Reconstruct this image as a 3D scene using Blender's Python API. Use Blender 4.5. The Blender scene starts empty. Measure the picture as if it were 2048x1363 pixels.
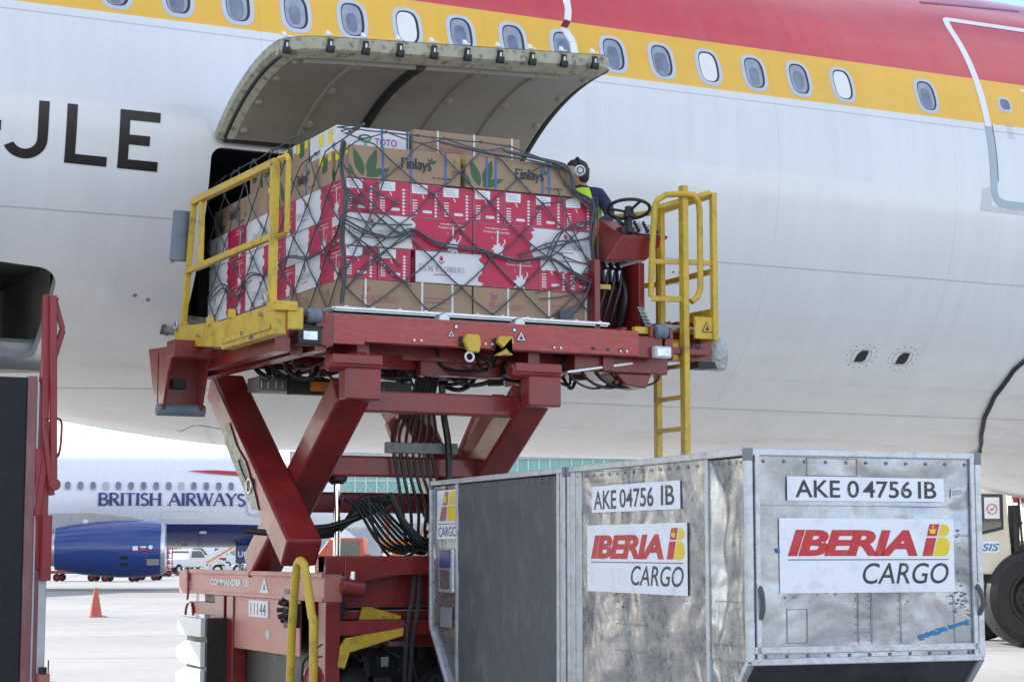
import bpy, bmesh, math, random
from math import sin, cos, radians as rad, pi
from mathutils import Vector as V, Matrix, noise as mnoise
random.seed(7)
SC = bpy.context.scene
COL = SC.collection
# ------------------------------------------------------------------ camera, sky, sun, exposure
cam_d = bpy.data.cameras.new('camera'); cam = bpy.data.objects.new('camera', cam_d); COL.objects.link(cam)
cam.location = (0, 0, 1.65)
cam.rotation_euler = (rad(90 + 6.255), 0, rad(-26.5))
cam_d.sensor_width = 36; cam_d.lens = 66.8; cam_d.clip_start = .1; cam_d.clip_end = 12000
SC.camera = cam
SUN_EL, SUN_AZ = 27., -30.
world = bpy.data.worlds.new('World'); SC.world = world; world.use_nodes = True
wn = world.node_tree; wn.nodes.clear()
def N(tree, typ, **kw):
    n = tree.nodes.new(typ)
    for k, v in kw.items():
        if k.startswith('i_'):
            key = k[2:]; key = int(key) if key.isdigit() else key.replace('_', ' ')
            n.inputs[key].default_value = v
        else: setattr(n, k, v)
    return n
sky = N(wn, 'ShaderNodeTexSky', sky_type='NISHITA', sun_disc=False)
sky.sun_elevation = rad(SUN_EL); sky.sun_rotation = rad(SUN_AZ % 360); sky.dust_density = .3; sky.ozone_density = 2.5; sky.air_density = 1.0
tc = N(wn, 'ShaderNodeTexCoord')
mp = N(wn, 'ShaderNodeMapping'); mp.inputs['Scale'].default_value = (1, 1, 3.2)
cn = N(wn, 'ShaderNodeTexNoise', i_Scale=2.6, i_Detail=9., i_Roughness=.6)
cr = N(wn, 'ShaderNodeValToRGB'); cr.color_ramp.elements[0].position = .40; cr.color_ramp.elements[1].position = .66
cm = N(wn, 'ShaderNodeMix', data_type='RGBA'); cm.inputs[7].default_value = (5.65, 5.5, 5.75, 1)
mm = N(wn, 'ShaderNodeMath', operation='MULTIPLY'); mm.inputs[1].default_value = .82
bg = N(wn, 'ShaderNodeBackground', i_Strength=.135); wo = N(wn, 'ShaderNodeOutputWorld')
L = wn.links.new
L(tc.outputs['Generated'], mp.inputs['Vector']); L(mp.outputs[0], cn.inputs['Vector']); L(cn.outputs['Fac'], cr.inputs[0])
L(cr.outputs[0], mm.inputs[0]); L(mm.outputs[0], cm.inputs[0]); L(sky.outputs[0], cm.inputs[6]); L(cm.outputs[2], bg.inputs[0]); L(bg.outputs[0], wo.inputs[0])
sun_d = bpy.data.lights.new('sun', 'SUN'); sun_d.energy = 3.3; sun_d.angle = rad(.5); sun_d.color = (1, .965, .92)
sun = bpy.data.objects.new('sun', sun_d); COL.objects.link(sun)
to_sun = V((sin(rad(SUN_AZ)) * cos(rad(SUN_EL)), cos(rad(SUN_AZ)) * cos(rad(SUN_EL)), sin(rad(SUN_EL))))
sun.location = (0, 0, 60); sun.rotation_euler = (-to_sun).to_track_quat('-Z', 'Y').to_euler()
vs = SC.view_settings; vs.view_transform = 'Standard'; vs.look = 'None'; vs.gamma = 1; vs.use_curve_mapping = False
vs.exposure = 1.28

# ------------------------------------------------------------------ materials
MATS = {}
def mat(name, col, rough=.5, metal=0., var=.12, scale=6., bump=0., bscale=40., dirt=None, dirt_amt=0., dscale=3., coat=0., stretch=(1, 1, 1), spec=.5, bdist=.02, dlo=.5, dhi=.75, chip=None):
    if name in MATS: return MATS[name]
    m = bpy.data.materials.new(name); m.use_nodes = True; t = m.node_tree; l = t.links.new
    p = t.nodes['Principled BSDF']
    p.inputs['Roughness'].default_value = rough; p.inputs['Metallic'].default_value = metal
    p.inputs['Coat Weight'].default_value = coat; p.inputs['Coat Roughness'].default_value = .08; p.inputs['Specular IOR Level'].default_value = spec
    c = N(t, 'ShaderNodeTexCoord'); mpn = N(t, 'ShaderNodeMapping'); mpn.inputs['Scale'].default_value = stretch
    l(c.outputs['Object'], mpn.inputs[0])
    n1 = N(t, 'ShaderNodeTexNoise', i_Scale=scale, i_Detail=6., i_Roughness=.62); l(mpn.outputs[0], n1.inputs[0])
    mx = N(t, 'ShaderNodeMix', data_type='RGBA'); lo = [max(0, x * (1 - var)) for x in col]; hi = [min(1, x * (1 + var)) for x in col]
    mx.inputs[6].default_value = (*lo, 1); mx.inputs[7].default_value = (*hi, 1)
    rm = N(t, 'ShaderNodeMapRange', i_1=.3, i_2=.7); l(n1.outputs['Fac'], rm.inputs[0]); l(rm.outputs[0], mx.inputs[0])
    out = mx.outputs[2]
    if dirt is not None:
        n2 = N(t, 'ShaderNodeTexNoise', i_Scale=dscale, i_Detail=10., i_Roughness=.7); l(mpn.outputs[0], n2.inputs[0])
        r2 = N(t, 'ShaderNodeMapRange', i_1=dlo, i_2=dhi, i_3=0., i_4=dirt_amt); l(n2.outputs['Fac'], r2.inputs[0])
        m2 = N(t, 'ShaderNodeMix', data_type='RGBA'); m2.inputs[7].default_value = (*dirt, 1)
        l(r2.outputs[0], m2.inputs[0]); l(out, m2.inputs[6]); out = m2.outputs[2]
    if chip is not None:                                # paint worn off along the edges
        bv = N(t, 'ShaderNodeBevel', samples=4); bv.inputs[0].default_value = .02
        ge = N(t, 'ShaderNodeNewGeometry'); dt = N(t, 'ShaderNodeVectorMath', operation='DOT_PRODUCT'); l(bv.outputs[0], dt.inputs[0]); l(ge.outputs['Normal'], dt.inputs[1])
        e1 = N(t, 'ShaderNodeMapRange', i_1=.985, i_2=.86, i_3=0., i_4=1.); l(dt.outputs['Value'], e1.inputs[0])
        n5 = N(t, 'ShaderNodeTexNoise', i_Scale=16., i_Detail=6., i_Roughness=.7); l(c.outputs['Object'], n5.inputs[0])
        e2 = N(t, 'ShaderNodeMapRange', i_1=.48, i_2=.58, i_3=0., i_4=.85); l(n5.outputs['Fac'], e2.inputs[0])
        em_ = N(t, 'ShaderNodeMath', operation='MULTIPLY'); l(e1.outputs[0], em_.inputs[0]); l(e2.outputs[0], em_.inputs[1])
        m6 = N(t, 'ShaderNodeMix', data_type='RGBA'); m6.inputs[7].default_value = (*chip, 1); l(em_.outputs[0], m6.inputs[0]); l(out, m6.inputs[6]); out = m6.outputs[2]
    l(out, p.inputs['Base Color'])
    rr = N(t, 'ShaderNodeMapRange', i_1=.3, i_2=.7, i_3=max(.02, rough * .8), i_4=min(1, rough * 1.2)); l(n1.outputs['Fac'], rr.inputs[0]); l(rr.outputs[0], p.inputs['Roughness'])
    if bump > 0:
        n3 = N(t, 'ShaderNodeTexNoise', i_Scale=bscale, i_Detail=4.); l(mpn.outputs[0], n3.inputs[0])
        b = N(t, 'ShaderNodeBump', i_Strength=bump, i_Distance=bdist); l(n3.outputs['Fac'], b.inputs['Height']); l(b.outputs[0], p.inputs['Normal'])
    MATS[name] = m; return m
def hull_mat(name, col, warm=True):
    """aircraft paint: streaks running down the hull, frame waviness, lap seams and grime on the belly"""
    m = mat(name, col, rough=.22, var=.03, scale=1.5, coat=.35, stretch=(4., 1., .35), dirt=(.40, .39, .39), dirt_amt=.12, dscale=1.1, dlo=.52, dhi=.85)
    t = m.node_tree; l = t.links.new; p = t.nodes['Principled BSDF']; p.inputs['Coat Roughness'].default_value = .03
    src = p.inputs['Base Color'].links[0].from_socket
    g = N(t, 'ShaderNodeTexCoord'); sx = N(t, 'ShaderNodeSeparateXYZ'); l(g.outputs['Object'], sx.inputs[0])
    def math(op, a, b=None):
        n = N(t, 'ShaderNodeMath', operation=op)
        for i, q in enumerate((a, b)):
            if q is None: continue
            if hasattr(q, 'links'): l(q, n.inputs[i])
            else: n.inputs[i].default_value = q
        return n.outputs[0]
    def line(v, at, w):                                            # 1 inside a thin line
        return math('LESS_THAN', math('ABSOLUTE', math('SUBTRACT', v, at)), w)
    z = sx.outputs[2]; x = sx.outputs[0]
    cv = N(t, 'ShaderNodeCombineXYZ'); l(x, cv.inputs[0]); l(z, cv.inputs[1])
    br = N(t, 'ShaderNodeTexBrick', i_Scale=1., i_Mortar_Size=0., i_Brick_Width=5.33, i_Row_Height=1.33, i_Bias=0.); br.inputs['Color1'].default_value = (1, 1, 1, 1); br.inputs['Color2'].default_value = (.955, .958, .965, 1); l(cv.outputs[0], br.inputs[0])
    mb_ = N(t, 'ShaderNodeMix', data_type='RGBA', blend_type='MULTIPLY'); mb_.inputs[0].default_value = 1; l(src, mb_.inputs[6]); l(br.outputs['Color'], mb_.inputs[7]); src = mb_.outputs[2]
    seams = None
    for zz in (4.42, 3.09, 6.02, 7.15):
        q = line(z, zz, .006); seams = q if seams is None else math('MAXIMUM', seams, q)
    ring = math('MULTIPLY', line(math('PINGPONG', math('ADD', x, 40.), 2.665), 1.1, .004), .45)
    seams = math('MAXIMUM', seams, ring)
    seams = math('MULTIPLY', seams, .40)
    mx = N(t, 'ShaderNodeMix', data_type='RGBA'); mx.inputs[7].default_value = (.16, .17, .19, 1); l(seams, mx.inputs[0]); l(src, mx.inputs[6])
    # reddish leaked fluid wiped along the belly
    nn = N(t, 'ShaderNodeTexNoise', i_Scale=1.6, i_Detail=7., i_Roughness=.65); mp2 = N(t, 'ShaderNodeMapping'); mp2.inputs['Scale'].default_value = (.35, 2.2, 2.2); mp2.inputs['Rotation'].default_value = (0, .12, 0)
    l(g.outputs['Object'], mp2.inputs[0]); l(mp2.outputs[0], nn.inputs[0])
    a = N(t, 'ShaderNodeMapRange', i_1=.5, i_2=.72, i_3=0., i_4=.42); l(nn.outputs['Fac'], a.inputs[0])
    b = N(t, 'ShaderNodeMapRange', i_1=4.1, i_2=3.0, i_3=0., i_4=1.); l(z, b.inputs[0])
    m3 = N(t, 'ShaderNodeMix', data_type='RGBA'); m3.inputs[7].default_value = (.55, .40, .35, 1); l(math('MULTIPLY', a.outputs[0], b.outputs[0]), m3.inputs[0]); l(mx.outputs[2], m3.inputs[6])
    l(m3.outputs[2], p.inputs['Base Color'])
    w1 = N(t, 'ShaderNodeTexNoise', i_Scale=1.3, i_Detail=2.); mp3 = N(t, 'ShaderNodeMapping'); mp3.inputs['Scale'].default_value = (1.9, 1., .6); l(g.outputs['Object'], mp3.inputs[0]); l(mp3.outputs[0], w1.inputs[0])
    bp = N(t, 'ShaderNodeBump', i_Strength=.35, i_Distance=.02); l(w1.outputs['Fac'], bp.inputs['Height']); l(bp.outputs[0], p.inputs['Normal']); l(bp.outputs[0], p.inputs['Coat Normal'])
    return m
M = dict(
    white=hull_mat('hull_white', (.76, .77, .78)), yellow=hull_mat('hull_yellow', (.86, .49, .05)), red=hull_mat('hull_red', (.63, .075, .085)),
    ringgrey=mat('window_ring', (.55, .59, .66), .35, var=.04), pane=mat('cabin_pane', (.17, .20, .27), .06, var=.3, scale=9., coat=.5), reveal=mat('window_reveal', (.30, .34, .42), .12, var=.2, scale=12., coat=.4), faint=mat('faint_print', (.62, .55, .55), .5), blind=mat('window_blind', (.80, .80, .78), .35, var=.03),
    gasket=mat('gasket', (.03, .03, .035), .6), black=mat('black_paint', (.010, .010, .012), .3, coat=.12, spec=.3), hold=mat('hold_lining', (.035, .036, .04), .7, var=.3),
    holdgrey=mat('bay_panel', (.24, .25, .24), .6, var=.3, scale=3.), liner=mat('door_liner', (.33, .30, .255), .5, var=.07, scale=2.5, dirt=(.15, .13, .11), dirt_amt=.3, dscale=2.),
    cream=mat('primer_cream', (.42, .405, .30), .5, dirt=(.04, .04, .035), dirt_amt=.85, dscale=14., dlo=.50, dhi=.66), tape=mat('outline_white', (.82, .83, .86), .35, var=.03),
    tapeblue=mat('outline_grey', (.40, .47, .53), .35, var=.04), plate=mat('scuff_plate', (.52, .53, .55), .4, metal=.3), darkred=mat('dark_red_marking', (.22, .01, .03), .3),
    lred=mat('loader_red', (.235, .019, .018), .38, var=.22, scale=3., dirt=(.06, .028, .026), dirt_amt=.7, dscale=4., dlo=.52, dhi=.75, bump=.08, bscale=30, coat=.15, chip=(.13, .085, .075)),
    lredw=mat('loader_red_worn', (.42, .07, .058), .5, var=.2, scale=5., dirt=(.30, .17, .15), dirt_amt=.6, dscale=10., dlo=.52, dhi=.7, stretch=(1, 1, 4), bump=.1, chip=(.22, .16, .15)),
    lredf=mat('loader_red_faded_lit', (.50, .18, .145), .45, var=.1, scale=2., dirt=(.26, .09, .08), dirt_amt=.45, dscale=6., stretch=(1, 1, 3)),  # faded red, made paler to carry bounce light on the side rail
    lyel=mat('loader_yellow', (.60, .40, .035), .42, var=.14, scale=5., dirt=(.16, .09, .03), dirt_amt=.75, dscale=7., dlo=.53, dhi=.72, bump=.06, chip=(.16, .09, .05)),
    dark=mat('grease_black', (.018, .017, .018), .5, var=.4, scale=8.), steel=mat('steel', (.45, .46, .48), .32, metal=.9, var=.2), chrome=mat('chrome', (.75, .77, .82), .07, metal=1., var=.03),
    rubber=mat('rubber', (.022, .022, .024), .55, var=.25, bump=.15, bscale=60), hose=mat('hose', (.012, .012, .013), .42, var=.3), greyrub=mat('grey_rubber', (.15, .19, .23), .6, var=.2),
    silver=mat('silver_wrap', (.42, .42, .43), .4, metal=.5, bump=.9, bscale=18, var=.3), lamp=mat('lamp_glass', (.55, .58, .62), .12, metal=.5, var=.35, scale=20.),
    kraft=mat('kraft_card', (.36, .245, .155), .75, var=.09, scale=5., dirt=(.24, .15, .09), dirt_amt=.35, dscale=2.5), card=mat('white_card', (.70, .70, .71), .55, var=.04, dirt=(.5, .48, .46), dirt_amt=.3, dscale=3.),
    crim=mat('print_crimson', (.50, .012, .065), .45, var=.06), mag=mat('print_magenta', (.37, .10, .15), .6), ink=mat('print_black', (.02, .02, .022), .5), inkgrey=mat('print_grey', (.22, .22, .24), .6),
    leaf=mat('print_green', (.035, .10, .03), .5, var=.2), teal=mat('print_teal', (.05, .35, .42), .5), tgreen=mat('print_leafgreen', (.03, .32, .10), .5), purple=mat('print_purple', (.26, .04, .30), .5), pink=mat('print_pink', (.45, .13, .22), .6),
    olive=mat('print_olive', (.26, .20, .05), .6), sticky=mat('sticker_yellow', (.82, .66, .01), .5), sticker=mat('sticker_white', (.74, .76, .79), .5, var=.05), blue=mat('strap_blue', (.04, .12, .38), .4), strapw=mat('strap_white', (.68, .69, .68), .4),
    rope=mat('net_rope', (.085, .095, .11), .85, var=.3, scale=30.), alu=mat('pallet_alu', (.62, .63, .65), .35, metal=.75, var=.2),
    frame=mat('container_frame', (.56, .58, .61), .42, metal=.55, var=.15, scale=7., dirt=(.18, .19, .21), dirt_amt=.6, dscale=12., bump=.2, bscale=25), canvas=mat('curtain_canvas', (.085, .09, .095), .62, var=.22, scale=3., dirt=(.20, .21, .22), dirt_amt=.5, dscale=5., stretch=(1, 1, .6), bump=.5, bscale=5, bdist=.05, dlo=.5, dhi=.72),
    ired=mat('logo_red', (.56, .02, .03), .4, var=.06, dirt=(.62, .25, .22), dirt_amt=.3, dscale=9.), iyel=mat('logo_yellow', (.84, .60, .02), .4, var=.05), navy=mat('navy_line', (.04, .06, .18), .4), decal=mat('white_decal', (.82, .85, .90), .35, var=.04, dirt=(.45, .46, .48), dirt_amt=.6, dscale=6.),
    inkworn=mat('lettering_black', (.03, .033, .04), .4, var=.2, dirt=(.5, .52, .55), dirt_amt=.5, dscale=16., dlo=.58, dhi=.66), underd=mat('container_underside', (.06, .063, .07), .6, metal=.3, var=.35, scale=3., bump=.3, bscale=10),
    bawhite=mat('far_hull_white', (.74, .76, .79), .3, var=.03, coat=.3), bablue=mat('far_hull_blue', (.010, .028, .14), .25, var=.08, coat=.4), banavy=mat('far_lettering_blue', (.02, .045, .19), .4), engblue=mat('nacelle_blue', (.012, .042, .21), .17, var=.06, coat=.6), nickel=mat('bare_metal', (.55, .56, .58), .25, metal=.85, var=.12),
    wing=mat('wing_grey', (.35, .35, .35), .45, var=.12), bared=mat('far_red', (.45, .03, .06), .4), concrete=None, mastw=mat('mast_worn', (.27, .10, .11), .5, var=.2, scale=4., dirt=(.42, .34, .34), dirt_amt=.6, dscale=5., stretch=(1, 1, .3)), cone=mat('cone_orange', (.50, .11, .06), .55, var=.2, dirt=(.3, .12, .08), dirt_amt=.5, dscale=20.),
    tyre=mat('tyre_black', (.011, .011, .012), .6, var=.3, scale=10., bump=.3, bscale=30), cabcream=mat('tug_cream', (.62, .58, .48), .4, var=.05), glassd=mat('cab_glass', (.05, .06, .07), .05, coat=.8), tglass=mat('terminal_glass', (.16, .34, .34), .12, metal=.3, var=.25, scale=.4),
    grey=mat('wall_grey', (.40, .42, .44), .6, var=.1, scale=1.), lgrey=mat('pale_grey', (.60, .62, .64), .5, var=.06), truckw=mat('truck_white', (.74, .74, .74), .35, var=.04, coat=.3), truckr=mat('truck_orange', (.50, .10, .05), .4, var=.1), orange=mat('safety_orange', (.75, .25, .02), .45),
    skin=mat('skin', (.45, .25, .18), .5), jacket=mat('jacket_navy', (.020, .028, .07), .85, var=.25, bump=.4, bscale=25), hivis=mat('hivis_yellow', (.50, .72, .02), .6), glove=mat('glove_orange', (.62, .12, .04), .7, var=.15), gloveg=mat('glove_grip', (.5, .48, .46), .8), hair=mat('dark_hair', (.015, .013, .012), .6),
    rosso=mat('extinguisher_red', (.32, .01, .02), .25, coat=.5), dimred=mat('stand_red', (.30, .02, .03), .35, var=.15, dirt=(.12, .03, .03), dirt_amt=.5, dscale=5.), curtain=mat('stand_black', (.016, .018, .024), .75, var=.4, scale=3., dirt=(.05, .05, .05), dirt_amt=.4), inkblue=mat('marker_blue', (.02, .20, .48), .5))
def metal_mat():
    """dented sheet aluminium of the container panels: worn, patched with dull oxide, buckled"""
    m = bpy.data.materials.new('dented_aluminium'); m.use_nodes = True; t = m.node_tree; l = t.links.new; p = t.nodes['Principled BSDF']
    c = N(t, 'ShaderNodeTexCoord')
    n1 = N(t, 'ShaderNodeTexNoise', i_Scale=2.2, i_Detail=8., i_Roughness=.65); l(c.outputs['Object'], n1.inputs[0])
    n2 = N(t, 'ShaderNodeTexNoise', i_Scale=14., i_Detail=8., i_Roughness=.7); l(c.outputs['Object'], n2.inputs[0])
    r = N(t, 'ShaderNodeValToRGB'); e = r.color_ramp.elements; e[0].position = .32; e[0].color = (.27, .28, .305, 1); e[1].position = .7; e[1].color = (.49, .505, .54, 1); l(n1.outputs['Fac'], r.inputs[0])
    g = N(t, 'ShaderNodeMapRange', i_1=.56, i_2=.70, i_3=0., i_4=.22); l(n2.outputs['Fac'], g.inputs[0])
    mx = N(t, 'ShaderNodeMix', data_type='RGBA'); mx.inputs[7].default_value = (.22, .23, .26, 1); l(g.outputs[0], mx.inputs[0]); l(r.outputs[0], mx.inputs[6]); l(mx.outputs[2], p.inputs['Base Color'])
    p.inputs['Metallic'].default_value = .78
    ms = N(t, 'ShaderNodeMapping'); ms.inputs['Scale'].default_value = (9., 9., .6); ms.inputs['Rotation'].default_value = (.12, .1, 0); l(c.outputs['Object'], ms.inputs[0])
    n4 = N(t, 'ShaderNodeTexNoise', i_Scale=7., i_Detail=6., i_Roughness=.75); l(ms.outputs[0], n4.inputs[0])
    sr_ = N(t, 'ShaderNodeMapRange', i_1=.60, i_2=.72, i_3=0., i_4=.4); l(n4.outputs['Fac'], sr_.inputs[0])
    m5 = N(t, 'ShaderNodeMix', data_type='RGBA'); m5.inputs[7].default_value = (.80, .82, .86, 1); l(sr_.outputs[0], m5.inputs[0]); l(mx.outputs[2], m5.inputs[6]); l(m5.outputs[2], p.inputs['Base Color'])
    rr = N(t, 'ShaderNodeMapRange', i_1=.3, i_2=.7, i_3=.18, i_4=.38); l(n2.outputs['Fac'], rr.inputs[0]); l(rr.outputs[0], p.inputs['Roughness'])
    n3 = N(t, 'ShaderNodeTexNoise', i_Scale=1.7, i_Detail=2.5, i_Roughness=.4, i_Distortion=.6); l(c.outputs['Object'], n3.inputs[0])
    b = N(t, 'ShaderNodeBump', i_Strength=.6, i_Distance=.10); l(n3.outputs['Fac'], b.inputs['Height'])
    b2 = N(t, 'ShaderNodeBump', i_Strength=.12, i_Distance=.006); l(n2.outputs['Fac'], b2.inputs['Height']); l(b.outputs[0], b2.inputs['Normal']); l(b2.outputs[0], p.inputs['Normal'])
    return m
M['metal'] = metal_mat()
def ground_mat():
    m = bpy.data.materials.new('apron_concrete'); m.use_nodes = True; t = m.node_tree; l = t.links.new; p = t.nodes['Principled BSDF']; p.inputs['Roughness'].default_value = .8
    c = N(t, 'ShaderNodeTexCoord')
    n1 = N(t, 'ShaderNodeTexNoise', i_Scale=.12, i_Detail=8., i_Roughness=.6); n2 = N(t, 'ShaderNodeTexNoise', i_Scale=1.4, i_Detail=10., i_Roughness=.7)
    mp = N(t, 'ShaderNodeMapping'); mp.inputs['Rotation'].default_value = (0, 0, .3); l(c.outputs['Object'], mp.inputs[0])
    for n in (n1, n2): l(mp.outputs[0], n.inputs[0])
    r = N(t, 'ShaderNodeValToRGB'); e = r.color_ramp.elements; e[0].position = .3; e[0].color = (.28, .27, .25, 1); e[1].position = .7; e[1].color = (.40, .38, .35, 1); l(n1.outputs['Fac'], r.inputs[0])
    st = N(t, 'ShaderNodeMapRange', i_1=.54, i_2=.72, i_3=0., i_4=.6); l(n2.outputs['Fac'], st.inputs[0])
    mx = N(t, 'ShaderNodeMix', data_type='RGBA'); mx.inputs[7].default_value = (.20, .19, .18, 1); l(st.outputs[0], mx.inputs[0]); l(r.outputs[0], mx.inputs[6])
    br = N(t, 'ShaderNodeTexBrick', i_Scale=1., i_Mortar_Size=.05, i_Brick_Width=7.5, i_Row_Height=7.5); br.offset = 0; br.inputs['Color1'].default_value = br.inputs['Color2'].default_value = (0, 0, 0, 1); br.inputs['Mortar'].default_value = (1, 1, 1, 1)
    l(mp.outputs[0], br.inputs[0]); m2 = N(t, 'ShaderNodeMix', data_type='RGBA'); m2.inputs[7].default_value = (.13, .125, .12, 1); l(br.outputs['Fac'], m2.inputs[0]); l(mx.outputs[2], m2.inputs[6]); l(m2.outputs[2], p.inputs['Base Color'])
    return m
M['concrete'] = ground_mat()

# ------------------------------------------------------------------ mesh helpers
class MB:
    def __init__(s): s.v = []; s.f = []; s.m = []
    def add(s, vs, fs, mi=0):
        o = len(s.v); s.v += [V(v) for v in vs]; s.f += [tuple(i + o for i in f) for f in fs]
        s.m += [mi] * len(fs) if isinstance(mi, int) else list(mi); return s
    def obox(s, c, a, b, d, mi=0):
        c, a, b, d = V(c), V(a), V(b), V(d)
        vs = [c + a * i + b * j + d * k for i in (-1, 1) for j in (-1, 1) for k in (-1, 1)]
        fs = [(0, 1, 3, 2), (4, 6, 7, 5), (0, 4, 5, 1), (2, 3, 7, 6), (0, 2, 6, 4), (1, 5, 7, 3)]
        if a.cross(b).dot(d) < 0: fs = [f[::-1] for f in fs]
        return s.add(vs, fs, mi)
    def box(s, x0, x1, y0, y1, z0, z1, mi=0):
        return s.obox(((x0 + x1) / 2, (y0 + y1) / 2, (z0 + z1) / 2), ((x1 - x0) / 2, 0, 0), (0, (y1 - y0) / 2, 0), (0, 0, (z1 - z0) / 2), mi)
    def bar(s, p, q, w, h, up=(0, 0, 1), mi=0):
        p, q, up = V(p), V(q), V(up); d = (q - p); dn = d.normalized(); sd = dn.cross(up).normalized(); u = sd.cross(dn)
        return s.obox((p + q) / 2, d / 2, sd * w / 2, u * h / 2, mi)
    def tube(s, pts, r, n=8, mi=0, closed=False, caps=True):
        pts = [V(p) for p in pts]; k = len(pts); rs = r if isinstance(r, (list, tuple)) else [r] * k
        rings = []; prev = None
        for i, p in enumerate(pts):
            a = pts[(i - 1) % k] if (i > 0 or closed) else p; b = pts[(i + 1) % k] if (i < k - 1 or closed) else p
            t = (b - a).normalized()
            if prev is None:
                u = t.cross(V((0, 0, 1)))
                if u.length < .1: u = t.cross(V((1, 0, 0)))
                u.normalize()
            else:
                u = prev - t * prev.dot(t)
                if u.length < 1e-6: u = t.orthogonal()
                u.normalize()
            prev = u; w = t.cross(u)
            rings.append([p + (u * cos(2 * pi * j / n) + w * sin(2 * pi * j / n)) * rs[i] for j in range(n)])
        vs = [v for rg in rings for v in rg]; fs = []
        for i in range(k if closed else k - 1):
            i2 = (i + 1) % k
            for j in range(n): fs.append((i * n + j, i * n + (j + 1) % n, i2 * n + (j + 1) % n, i2 * n + j))
        if caps and not closed: fs.append(tuple(range(n))[::-1]); fs.append(tuple((k - 1) * n + j for j in range(n)))
        return s.add(vs, fs, mi)
    def cyl(s, p, q, r, r2=None, n=20, mi=0): return s.tube([p, q], [r, r if r2 is None else r2], n, mi)
    def lathe(s, prof, p0, axis, n=28, mi=0):           # prof: (distance along axis, radius)
        ax = V(axis).normalized(); u = ax.orthogonal().normalized(); w = ax.cross(u); p0 = V(p0); vs = []; fs = []; k = len(prof)
        for a, r in prof: vs += [p0 + ax * a + (u * cos(2 * pi * j / n) + w * sin(2 * pi * j / n)) * max(r, 1e-4) for j in range(n)]
        for i in range(k - 1):
            for j in range(n): fs.append((i * n + j, i * n + (j + 1) % n, (i + 1) * n + (j + 1) % n, (i + 1) * n + j))
        return s.add(vs, fs, mi)
    def poly(s, pts, mi=0): return s.add(pts, [tuple(range(len(pts)))], mi)
    def prism(s, pts, d, mi=0):                         # planar outline pushed along d
        d = V(d); k = len(pts); p = [V(x) for x in pts]
        return s.add(p + [x + d for x in p], [tuple(range(k))[::-1], tuple(range(k, 2 * k))] + [(i, (i + 1) % k, (i + 1) % k + k, i + k) for i in range(k)], mi)
    def build(s, name, mats, parent=None, smooth=False, bevel=0., wld=False, fix=True):
        me = bpy.data.meshes.new(name); off = V((0, 0, 0))
        if wld and parent is not None:
            q = parent
            while q is not None: off += q.location; q = q.parent
        me.from_pydata([v - off for v in s.v], [], s.f)
        for m in (mats if isinstance(mats, (list, tuple)) else [mats]): me.materials.append(M[m] if isinstance(m, str) else m)
        me.polygons.foreach_set('material_index', s.m)
        if smooth: me.polygons.foreach_set('use_smooth', [True] * len(me.polygons))
        me.update()
        if fix:
            b = bmesh.new(); b.from_mesh(me); bmesh.ops.recalc_face_normals(b, faces=b.faces); b.to_mesh(me); b.free()
        o = bpy.data.objects.new(name, me); COL.objects.link(o)
        if parent is not None: o.parent = parent
        if smooth and smooth != 'all':
            try: me.set_sharp_from_angle(angle=rad(38))
            except Exception: pass
        if bevel:
            md = o.modifiers.new('edge_round', 'BEVEL'); md.width = bevel; md.segments = 2; md.limit_method = 'ANGLE'; md.angle_limit = rad(40)
        return o
def split_build(mb, name, mats, **kw):                  # every loose piece of a builder becomes a part of its own
    par = list(range(len(mb.v)))
    def find(i):
        while par[i] != i: par[i] = par[par[i]]; i = par[i]
        return i
    for f in mb.f:
        for i in f[1:]: par[find(i)] = find(f[0])
    grp = {}
    for f, mi in zip(mb.f, mb.m): grp.setdefault(find(f[0]), []).append((f, mi))
    for g in grp.values():
        q = MB(); ids = sorted({i for f, _ in g for i in f}); mp_ = {i: k for k, i in enumerate(ids)}
        q.v = [mb.v[i] for i in ids]; q.f = [tuple(mp_[i] for i in f) for f, _ in g]; q.m = [mi for _, mi in g]; q.build(name, mats, **kw)
def tag(o, label=None, cat=None, group=None, kind=None):
    for k, v in (('label', label), ('category', cat), ('group', group), ('kind', kind)):
        if v: o[k] = v
    return o
def thing(name, label, cat, loc=(0, 0, 0), rz=0., group=None):
    o = bpy.data.objects.new(name, None); o.empty_display_size = .2; COL.objects.link(o); o.location = loc; o.rotation_euler = (0, 0, rz)
    return tag(o, label, cat, group)
def kids(o): return list(o.children)
def copy_tree(o, parent=None):
    ch = kids(o); c = o.copy(); COL.objects.link(c); c.parent = parent
    for k in ch: copy_tree(k, c)
    return c
def arc(c, r, a0, a1, n, ax=(1, 0, 0), ay=(0, 0, 1)):
    c, ax, ay = V(c), V(ax), V(ay)
    return [c + ax * r * cos(rad(a0 + (a1 - a0) * i / n)) + ay * r * sin(rad(a0 + (a1 - a0) * i / n)) for i in range(n + 1)]
def smooth_path(pts, n=8):
    p = [V(x) for x in pts]; out = []
    for i in range(len(p) - 1):
        a, b, c, d = p[max(0, i - 1)], p[i], p[i + 1], p[min(len(p) - 1, i + 2)]
        for k in range(n):
            t = k / n
            out.append(.5 * ((2 * b) + (c - a) * t + (2 * a - 5 * b + 4 * c - d) * t * t + (3 * b - a - 3 * c + d) * t ** 3))
    return out + [p[-1]]

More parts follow.
